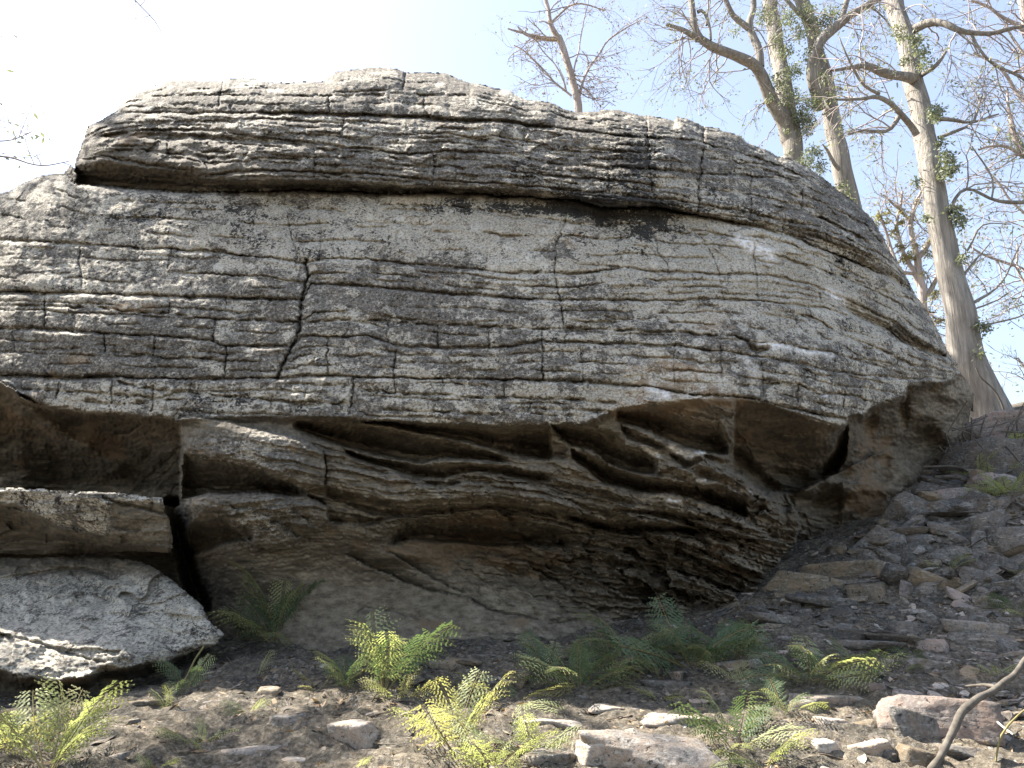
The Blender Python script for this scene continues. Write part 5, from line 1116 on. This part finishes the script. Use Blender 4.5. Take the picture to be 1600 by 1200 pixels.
def make_tree(name, label, cat, base, trunks, limbs, twig_src, clumps, seed, bark=BARK, leafp=.25, group=None, leaf_mat=LEAFM, leaf_size=(.06, .13), droop=.35):
    org = at(*base); rs = np.random.RandomState(seed); root = empty(name, org, label, cat, group)
    lines = []
    for i, t in enumerate(trunks):
        mb = MB(); Q, r = trunk_tube(mb, t, seed+i); mb.build('trunk', bark, root, org); lines.append((Q, r))
    for i, t in enumerate(limbs):
        mb = MB(); k = 12 if max(a[3] for a in t) > 10 else 8
        P_, R_ = px_path(t); Q, r = limb(mb, t, seed+40+i, .12, .05, k, .12); mb.build('limb', bark, root, org); lines.append((Q, r))
    mb = MB(); lf = []
    for (li, u0, u1, n, L, dirs, depth) in twig_src:
        Q, r = lines[li]
        for j in range(int(n*.8+.5)):
            i = int((u0+(u1-u0)*rs.rand())*(len(Q)-1)); d = np.array(dirs, float)+rs.normal(size=3)*.55
            twigs(mb, lf, Q[i], d, L*rs.uniform(.6, 1.15), min(.014, r[i]*.5), rs, depth, droop, leafp)
    if mb.V: o = mb.build('twigs', TWIGM, root, org); o['kind'] = 'stuff'
    for (px, py, Yv, rpx, n) in clumps: lf += clump(at(px, py, Yv), rpx*Yv/FPX, n, rs)
    if lf:
        lf = lf+[p+rs.normal(size=3)*.05 for p in lf]; V, F = leaves_mesh(lf, seed+7, (leaf_size[0]*.62, leaf_size[1]*.62)); o = link('foliage', mesh_from('foliage', V-org, F, leaf_mat, False), root); o['kind'] = 'stuff'
    return root
U = (0, 0, 1)
# tall gum at the right
y4 = 10.6
make_tree('gum_tree', 'tall straight gum tree with thick stringy trunk right of the boulder', 'tree', (1570, 660, y4),
 [[(1562,700,y4,92),(1541,645,y4,70),(1523,600,y4,60),(1510,550,y4,52),(1497,490,y4,45),(1488,440,y4,40),(1479,400,y4,39),(1469,350,y4,37),(1459,300,y4,36),(1446,220,y4+.2,35),(1426,110,y4+.4,32),(1409,40,y4+.6,29),(1398,0,y4+.8,31),(1380,-80,y4+1,27),(1350,-220,y4+1.4,20)]],
 [[(1425,50,y4+.5,16),(1445,40,y4+.3,14),(1466,34,y4+.2,14),(1482,40,y4,12),(1499,54,y4,9),(1521,52,y4,9),(1540,56,y4,9),(1556,50,y4,8),(1572,43,y4,8),(1600,41,y4,6),(1680,30,y4,4)],
  [(1519,54,y4,6),(1523,75,y4,5),(1535,90,y4,5),(1548,98,y4,5),(1575,112,y4,5),(1602,126,y4,5),(1660,150,y4,3)],
  [(1428,122,y4+.3,19),(1407,117,y4,17),(1380,113,y4-.2,15),(1358,103,y4-.3,13),(1345,105,y4-.4,9),(1330,106,y4-.5,8),(1316,110,y4-.5,6),(1298,110,y4-.6,4)],
  [(1440,118,y4+.3,9),(1452,107,y4,8),(1466,100,y4,7),(1475,92,y4,6),(1479,82,y4,5)],
  [(1432,212,y4,12),(1424,200,y4,11),(1412,182,y4-.2,10),(1400,168,y4-.3,9),(1386,156,y4-.4,8),(1374,146,y4-.5,8),(1350,155,y4-.6,6),(1335,157,y4-.6,5),(1307,155,y4-.7,4)],
  [(1374,146,y4-.5,6),(1356,134,y4-.6,5),(1340,118,y4-.6,5),(1330,105,y4-.7,4),(1318,80,y4-.8,3),(1312,60,y4-.8,2)],
  [(1406,178,y4-.2,8),(1400,190,y4-.2,8),(1388,203,y4-.3,7),(1370,208,y4-.3,6),(1350,208,y4-.4,5),(1325,210,y4-.5,3)],
  [(1462,188,y4,8),(1480,186,y4,7),(1500,187,y4,6),(1521,193,y4,5),(1540,184,y4,4),(1560,179,y4,3)],
  [(1466,214,y4,7),(1485,210,y4,6),(1500,202,y4,5),(1521,194,y4,5),(1530,175,y4,4),(1535,150,y4,3)],
  [(1483,330,y4,6),(1494,300,y4,5),(1512,288,y4,6),(1520,296,y4,5),(1549,310,y4,5),(1577,317,y4,7),(1605,319,y4,7),(1680,330,y4,6)],
  [(1549,310,y4,3),(1553,285,y4,3),(1548,272,y4,3),(1535,250,y4,3),(1520,225,y4,2)],
  [(1500,450,y4,5),(1510,420,y4,4),(1530,400,y4,3),(1545,380,y4,2)],
  [(1510,480,y4,5),(1530,468,y4,5),(1548,460,y4,4),(1575,430,y4,3),(1592,385,y4,2)],
  [(1520,482,y4,3),(1545,478,y4,3),(1575,460,y4,2)],
  [(1527,510,y4,4),(1560,505,y4,3),(1590,500,y4,3),(1605,490,y4,2)],
  [(1502,406,y4,4),(1530,350,y4,3),(1555,352,y4,2),(1580,350,y4,2)]],
 [(1,.1,.9,13,1.6,(.3,.2,-.4),2),(2,.2,1,8,1.3,(.2,0,-.6),2),(3,.2,1,9,1.1,(-.3,0,.4),2),(5,.2,1,10,1.1,(-.4,0,.2),2),(6,.2,1,6,1.0,(-.4,0,.7),2),(7,.2,1,8,.9,(-.5,0,-.3),2),
  (8,.2,1,10,1.2,(.3,0,.6),2),(9,.2,1,8,1.1,(.2,0,.9),2),(10,.3,1,8,1.3,(.3,0,.5),2),(12,.2,1,5,1.0,(.3,0,.6),2),(13,.2,1,7,1.1,(.4,0,.6),2),(14,.2,1,4,.8,(.4,0,.3),2),(0,.55,.95,14,1.2,(.5,0,.3),2),(15,.2,1,4,.7,(.6,0,.1),1),(16,.2,1,5,.9,(.4,0,.5),2)],
 [(1463,175,y4-.3,14,150),(1478,245,y4-.3,14,130),(1458,178,y4-.4,9,70),(1470,222,y4-.4,10,60),(1432,62,y4,14,90),(1440,80,y4,14,90),(1445,100,y4,12,70),(1492,330,y4-.2,16,180),(1500,345,y4-.2,12,90),(1480,268,y4-.3,16,120),(1488,262,y4-.3,12,90),(1431,283,y4-.2,7,40),
  (1527,510,y4-.2,11,70),(1540,512,y4-.2,9,50),(1533,552,y4-.3,6,30),(1502,402,y4-.2,8,50),(1400,45,y4,12,60),(1412,95,y4,10,60),(1408,60,y4,9,40),(1446,338,y4-.2,6,30)],
 500, leafp=.35)
# twin gums behind the right shoulder of the boulder
y2 = 13.6
make_tree('gum_tree', 'dark forked gum rising behind the boulder crest with a sweeping left limb', 'tree', (1245, 270, y2),
 [[(1300,725,y2,60),(1278,500,y2,48),(1262,360,y2,40),(1248,300,y2,35),(1237,245,y2,32),(1236,200,y2,34),(1229,165,y2,30),(1222,120,y2+.2,27),(1211,65,y2+.5,26),(1204,10,y2+.7,25),(1195,-40,y2+.9,26),(1185,-150,y2+1.3,20)]],
 [[(1238,225,y2,32),(1228,190,y2-.1,30),(1212,165,y2-.2,25),(1198,140,y2-.3,22),(1190,115,y2-.4,21),(1180,100,y2-.5,20),(1160,92,y2-.6,18),(1135,82,y2-.7,17),(1112,72,y2-.8,16),(1098,60,y2-.9,14),(1080,58,y2-1,11),(1062,44,y2-1,8),(1042,38,y2-1,6)],
  [(1188,104,y2-.4,14),(1184,80,y2-.4,14),(1178,55,y2-.4,13),(1172,40,y2-.4,13),(1176,10,y2-.3,10),(1178,-30,y2-.3,9),(1175,-90,y2-.2,7)],
  [(1170,44,y2-.4,12),(1158,35,y2-.4,11),(1148,22,y2-.5,10),(1136,8,y2-.5,9),(1125,-10,y2-.5,8),(1105,-60,y2-.5,6)],
  [(1092,62,y2-.9,14),(1088,40,y2-.9,12),(1082,20,y2-.9,11),(1078,0,y2-.9,11),(1070,-60,y2-.9,8)],
  [(1090,20,y2-.9,7),(1100,12,y2-.9,6),(1108,35,y2-.9,5),(1112,62,y2-.9,4)],
  [(1104,40,y2-.9,4),(1112,5,y2-.9,3),(1102,-10,y2-.9,3)]],
 [(1,.45,1,14,1.4,(-.1,0,-.9),2),(1,.7,1,8,1.5,(-.5,0,.2),2),(2,.1,1,7,1.1,(.1,0,.1),2),(4,.1,1,10,1.3,(-.5,0,-.2),2),(1,.2,.5,5,1.1,(-.2,0,-1),2),(3,.1,1,7,1.2,(-.4,0,-.3),2),(0,.6,.95,8,1.0,(.4,0,.1),2)],
 [(1235,150,y2-.3,22,330),(1218,125,y2-.4,18,200),(1250,180,y2-.3,20,260),(1260,205,y2-.3,14,120),(1240,110,y2-.3,16,190),(1215,60,y2,16,150),(1232,30,y2,20,200),(1228,80,y2,16,150),(1195,25,y2,18,150),(1232,238,y2-.5,5,14),(1226,205,y2-.4,6,20),(1205,152,y2-.4,8,40),(1150,45,y2,14,70)],
 600, leafp=.45)
make_tree('gum_tree', 'leaning gum with split pale bark and a thick curving branch behind the boulder crest', 'tree', (1325, 330, y2+.3),
 [[(1400,725,y2+.3,66),(1366,540,y2+.3,52),(1345,420,y2+.3,44),(1332,340,y2+.3,36),(1319,280,y2+.3,32),(1307,225,y2+.3,30),(1297,170,y2+.3,27),(1287,110,y2+.4,26),(1272,60,y2+.5,25),(1260,20,y2+.7,23),(1246,-20,y2+.8,26),(1220,-120,y2+1.1,20)]],
 [[(1282,170,y2+.2,18),(1272,140,y2-.1,19),(1266,110,y2-.2,18),(1270,85,y2-.3,18),(1286,62,y2-.3,18),(1304,44,y2-.3,17),(1320,28,y2-.4,15),(1345,14,y2-.4,13),(1372,0,y2-.4,11),(1420,-30,y2-.4,9)],
  [(1308,42,y2-.3,10),(1318,18,y2-.3,10),(1326,-5,y2-.3,9),(1340,-50,y2-.3,7)],
  [(1276,55,y2+.2,9),(1262,35,y2+.1,9),(1245,18,y2,8),(1228,0,y2,8),(1200,-40,y2,6)],
  [(1312,265,y2+.1,8),(1300,250,y2,7),(1291,232,y2,5),(1285,225,y2,2)],
  [(1362,12,y2-.4,4),(1375,25,y2-.4,3),(1385,40,y2-.4,3),(1400,48,y2-.4,2)]],
 [(1,.3,1,10,1.1,(.2,0,-.2),2),(5,.1,1,4,.8,(.2,0,-.5),2),(3,.1,1,8,1.0,(-.2,0,.2),2),(2,.1,1,5,1,(.4,0,0),2),(0,.6,.95,8,.9,(.5,0,-.1),1)],
 [(1268,160,y2-.2,18,240),(1262,190,y2-.2,16,180),(1285,120,y2-.1,12,100),(1268,85,y2-.2,16,200),(1285,35,y2-.1,22,240),(1262,20,y2,20,200),(1250,50,y2,18,170),(1300,20,y2-.2,18,170),(1270,240,y2-.5,18,200),(1258,255,y2-.6,16,160),(1282,262,y2-.5,12,100),(1314,290,y2-.1,9,50),(1322,300,y2-.1,8,40),(1310,140,y2,9,60),(1298,150,y2-.1,8,50),(1316,200,y2,5,20),(1330,312,y2,6,30)],
 700, leafp=.45)
# slim tree on the skyline
y1 = 12.5
make_tree('gum_sapling', 'slender bare pale tree with drooping twigs standing on the boulder skyline', 'tree', (904, 200, y1),
 [[(925,830,y1,26),(916,500,y1,20),(908,260,y1,15),(904,180,y1,14),(898,140,y1,13),(890,105,y1,12),(882,75,y1,12),(872,58,y1,11)]],
 [[(873,60,y1,10),(862,60,y1,9),(850,60,y1,8),(838,57,y1,8),(826,56,y1,7),(812,50,y1,6),(806,40,y1,3)],[(815,52,y1,5),(803,48,y1,4),(794,43,y1,3)],
  [(872,58,y1,10),(864,50,y1,9),(860,35,y1,8),(858,18,y1,8),(853,0,y1,7),(848,-40,y1,6)],
  [(862,34,y1,4),(875,20,y1,4),(885,8,y1,4),(910,5,y1,3),(945,18,y1,2)],
  [(893,150,y1,4),(880,142,y1,3.5),(862,122,y1,3.5),(840,98,y1,3),(820,80,y1,2.5),(800,70,y1,2)],
  [(903,160,y1,4),(910,130,y1,4),(922,100,y1,3.5),(938,80,y1,3),(955,55,y1,3),(980,44,y1,2.5),(1005,30,y1,2)],
  [(885,142,y1,3),(878,120,y1,3),(865,95,y1,2.5),(850,80,y1,2),(842,70,y1,2)],
  [(896,120,y1,3),(902,90,y1,3),(908,60,y1,2.5),(912,30,y1,2),(918,0,y1,2)],
  [(903,160,y1,3),(915,110,y1,3),(925,95,y1,2.5),(910,80,y1,2)]],
 [(5,.2,1,11,1.0,(-.6,0,-.1),2),(6,.3,1,10,1.0,(.4,0,-.1),2),(8,.3,1,7,1.0,(.2,0,.3),2),(1,.2,1,7,.8,(-.2,0,-.3),2),(3,.2,1,8,.9,(-.2,0,.1),2),(4,.2,1,7,1.0,(.4,0,-.2),2),(7,.2,1,6,.8,(-.4,0,.1),2),(9,.2,1,7,.9,(.5,0,-.6),2),(0,.88,.97,7,1.0,(.5,0,-.5),2)],
 [], 800, bark=BARKP, leafp=.35, leaf_mat=LEAFB, leaf_size=(.05, .10))
# distant regrowing tree between trunk and boulder
y5 = 17.0
make_tree('regrowing_tree', 'distant many-stemmed tree with tufted regrowth seen between the boulder and the tall gum', 'tree', (1452, 560, y5),
 [[(1468,715,y5,26),(1462,660,y5,22),(1452,560,y5,18),(1444,500,y5,15),(1440,450,y5,13),(1434,400,y5,11)]],
 [[(1434,405,y5,9),(1450,385,y5,9),(1462,355,y5,8),(1470,320,y5,6)],[(1434,400,y5,8),(1424,370,y5,8),(1422,345,y5,7),(1432,318,y5,6),(1440,298,y5,4)],[(1422,350,y5,6),(1410,325,y5,5),(1392,318,y5,4),(1380,305,y5,3)],
  [(1438,450,y5,8),(1420,410,y5,7),(1408,385,y5,6),(1400,350,y5,5),(1410,300,y5,4)],[(1442,470,y5,8),(1462,440,y5,7),(1472,410,y5,6)],[(1440,430,y5,7),(1405,425,y5,6),(1390,380,y5,5),(1372,330,y5,3)],[(1444,520,y5,6),(1462,500,y5,6),(1476,500,y5,4)],[(1446,540,y5,6),(1470,545,y5,4)]],
 [(i, .2, 1, 9, 1.4, (0, 0, .6), 2) for i in range(1, 9)],
 [(1372,338,y5,8,60),(1368,350,y5,7,50),(1385,345,y5,7,50),(1388,330,y5,6,40),(1410,330,y5,7,50),(1408,345,y5,6,40),(1433,315,y5,6,40),(1420,400,y5,10,90),(1412,405,y5,8,60),(1430,385,y5,8,60),(1450,395,y5,8,60),(1398,360,y5,8,60),(1460,460,y5,10,80),(1450,490,y5,10,70),(1470,500,y5,8,50),(1405,385,y5,8,60),(1440,430,y5,10,60)],
 900, bark=BARKP, leafp=.35, leaf_mat=simple_mat('tuft_leaves', (.20, .185, .08), .5, .35, .3, 3), leaf_size=(.08, .15))
# bare tree whose crown enters from the right edge
y6 = 13.5
make_tree('bare_tree', 'bare twiggy tree beyond the tall gum at the right edge', 'tree', (1640, 560, y6),
 [[(1660,660,y6,34),(1650,560,y6,30),(1645,420,y6,26),(1640,260,y6,22),(1625,120,y6,18),(1600,20,y6,14),(1580,-60,y6,10)]],
 [[(1650,470,y6,8),(1622,445,y6,7),(1600,425,y6,6),(1565,408,y6,5),(1540,400,y6,4),(1515,385,y6,3)],[(1640,330,y6,8),(1610,260,y6,8),(1596,235,y6,7),(1585,215,y6,10),(1580,190,y6,9),(1577,170,y6,6),(1572,140,y6,3)],[(1634,200,y6,9),(1605,165,y6,8),(1575,120,y6,6),(1545,95,y6,5),(1520,80,y6,3)],
  [(1640,250,y6,8),(1600,245,y6,7),(1560,222,y6,5),(1530,235,y6,4)],[(1645,400,y6,7),(1600,340,y6,5),(1570,300,y6,4),(1540,260,y6,3)],[(1650,520,y6,6),(1610,480,y6,5),(1590,420,y6,4),(1590,380,y6,3)],[(1612,60,y6,8),(1560,20,y6,6),(1520,0,y6,4)],[(1655,620,y6,5),(1615,600,y6,4),(1588,560,y6,3)],[(1615,110,y6,6),(1590,70,y6,5),(1570,30,y6,3)]],
 [(i, .2, 1, 10, 1.2, (-.4, 0, .3), 2) for i in range(1, 10)]+[(0,.3,1,18,1.8,(-.8,0,.3),2)],
 [(1586,210,y6,9,90),(1592,225,y6,9,90),(1598,238,y6,9,70)], 1000, bark=BARKP, leafp=.2, leaf_mat=LEAFM)
# gums standing left of the frame: twigs reach in and the crowns break the sunlight
def left_tree(name, label, X, Yp, H, seed, nl, twig_in=True, crown=1.0):
    rs = np.random.RandomState(seed); z0 = float(terr(X, Yp)); org = np.array([X, Yp, z0]); root = empty(name, org, label, 'tree'); mb = MB()
    P = np.array([[X+.25*math.sin(k*.7+seed), Yp+.2*math.cos(k*.9), z0-.2+k*H/9] for k in range(10)]); Q = wander(P, .25, .06, seed); mb.tube(Q, np.linspace(.26, .07, len(Q)), 14); mb.build('trunk', BARK, root, org)
    tm = MB(); lf = []
    for k in range(nl):
        i = int((.42+.55*rs.rand())*(len(Q)-1)); a = rs.rand()*6.28; L = rs.uniform(1.4, 3.0)*crown; d = np.array([math.cos(a), math.sin(a), .55]); d /= np.linalg.norm(d)
        pts = np.array([Q[i]+d*L*t+np.array([0, 0, -.18*L*t*t]) for t in np.linspace(0, 1, 8)])+rs.normal(size=(8, 3))*.05; lm = MB(); lm.tube(pts, np.linspace(.06, .018, 8), 6); lm.build('limb', BARK, root, org)
        for j in range(7): twigs(tm, lf, pts[rs.randint(2, 8)], d+rs.normal(size=3)*.7, rs.uniform(.7, 1.3), .012, rs, 1, .4, .9)
        for j in range(3): lf += clump(pts[rs.randint(3, 8)], rs.uniform(.25, .5), 130, rs)
    o = tm.build('twigs', TWIGM, root, org); o['kind'] = 'stuff'
    V, F = leaves_mesh(lf, seed, (.07, .15)); o = link('foliage', mesh_from('foliage', V-org, F, LEAFM, False), root); o['kind'] = 'stuff'; return root
left_tree('gum_tree', 'gum tree just beyond the left edge of the view', -8.9, 8.6, 11.5, 71, 16)
left_tree('gum_tree', 'second gum farther along the slope beyond the left edge', -7.4, 5.3, 8.5, 72, 8, crown=.7)
def side_branch(label, pts, seed, n, L, d, leafp=.05):
    P, R = px_path(pts); org = P[0]; root = empty('overhanging_branch', org, label, 'branch'); rs = np.random.RandomState(seed); mb = MB(); Q, r = limb(mb, pts, seed, .08, .03, 6); mb.build('limb', TWIGM, root, org)
    tm = MB(); lf = []
    for j in range(n): twigs(tm, lf, Q[rs.randint(len(Q)//3, len(Q))], np.array(d)+rs.normal(size=3)*.6, L*rs.uniform(.6, 1.2), .006, rs, 1, .3, leafp)
    o = tm.build('twigs', TWIGM, root, org); o['kind'] = 'stuff'
    if lf: V, F = leaves_mesh(lf, seed, (.05, .09)); link('leaf_spray', mesh_from('leaf_spray', V-org, F, LEAFM, False), root)['kind'] = 'stuff'
side_branch('thin leafless branch entering at the left edge above the boulder shoulder', [(-260,300,8.5,10),(-120,260,8.5,7),(-20,244,8.5,4),(15,246,8.5,3),(50,256,8.5,2.5),(88,260,8.5,2),(108,252,8.5,1.5)], 81, 8, .5, (.6, 0, .2))
side_branch('fine twig spray at the left edge above the thin leafless branch', [(-260,280,8.8,8),(-100,235,8.8,5),(-10,222,8.8,3),(20,216,8.8,2),(50,205,8.8,1.5)], 82, 8, .5, (.6, 0, .3))
side_branch('fine hanging twig at the top edge left of centre', [(140,-80,8.2,5),(190,-20,8.2,3),(215,5,8.2,2),(240,30,8.2,1.5),(255,55,8.2,1)], 83, 6, .3, (.3, 0, -.6), .06)
print('total', round(time.time()-T_START, 1), 's')
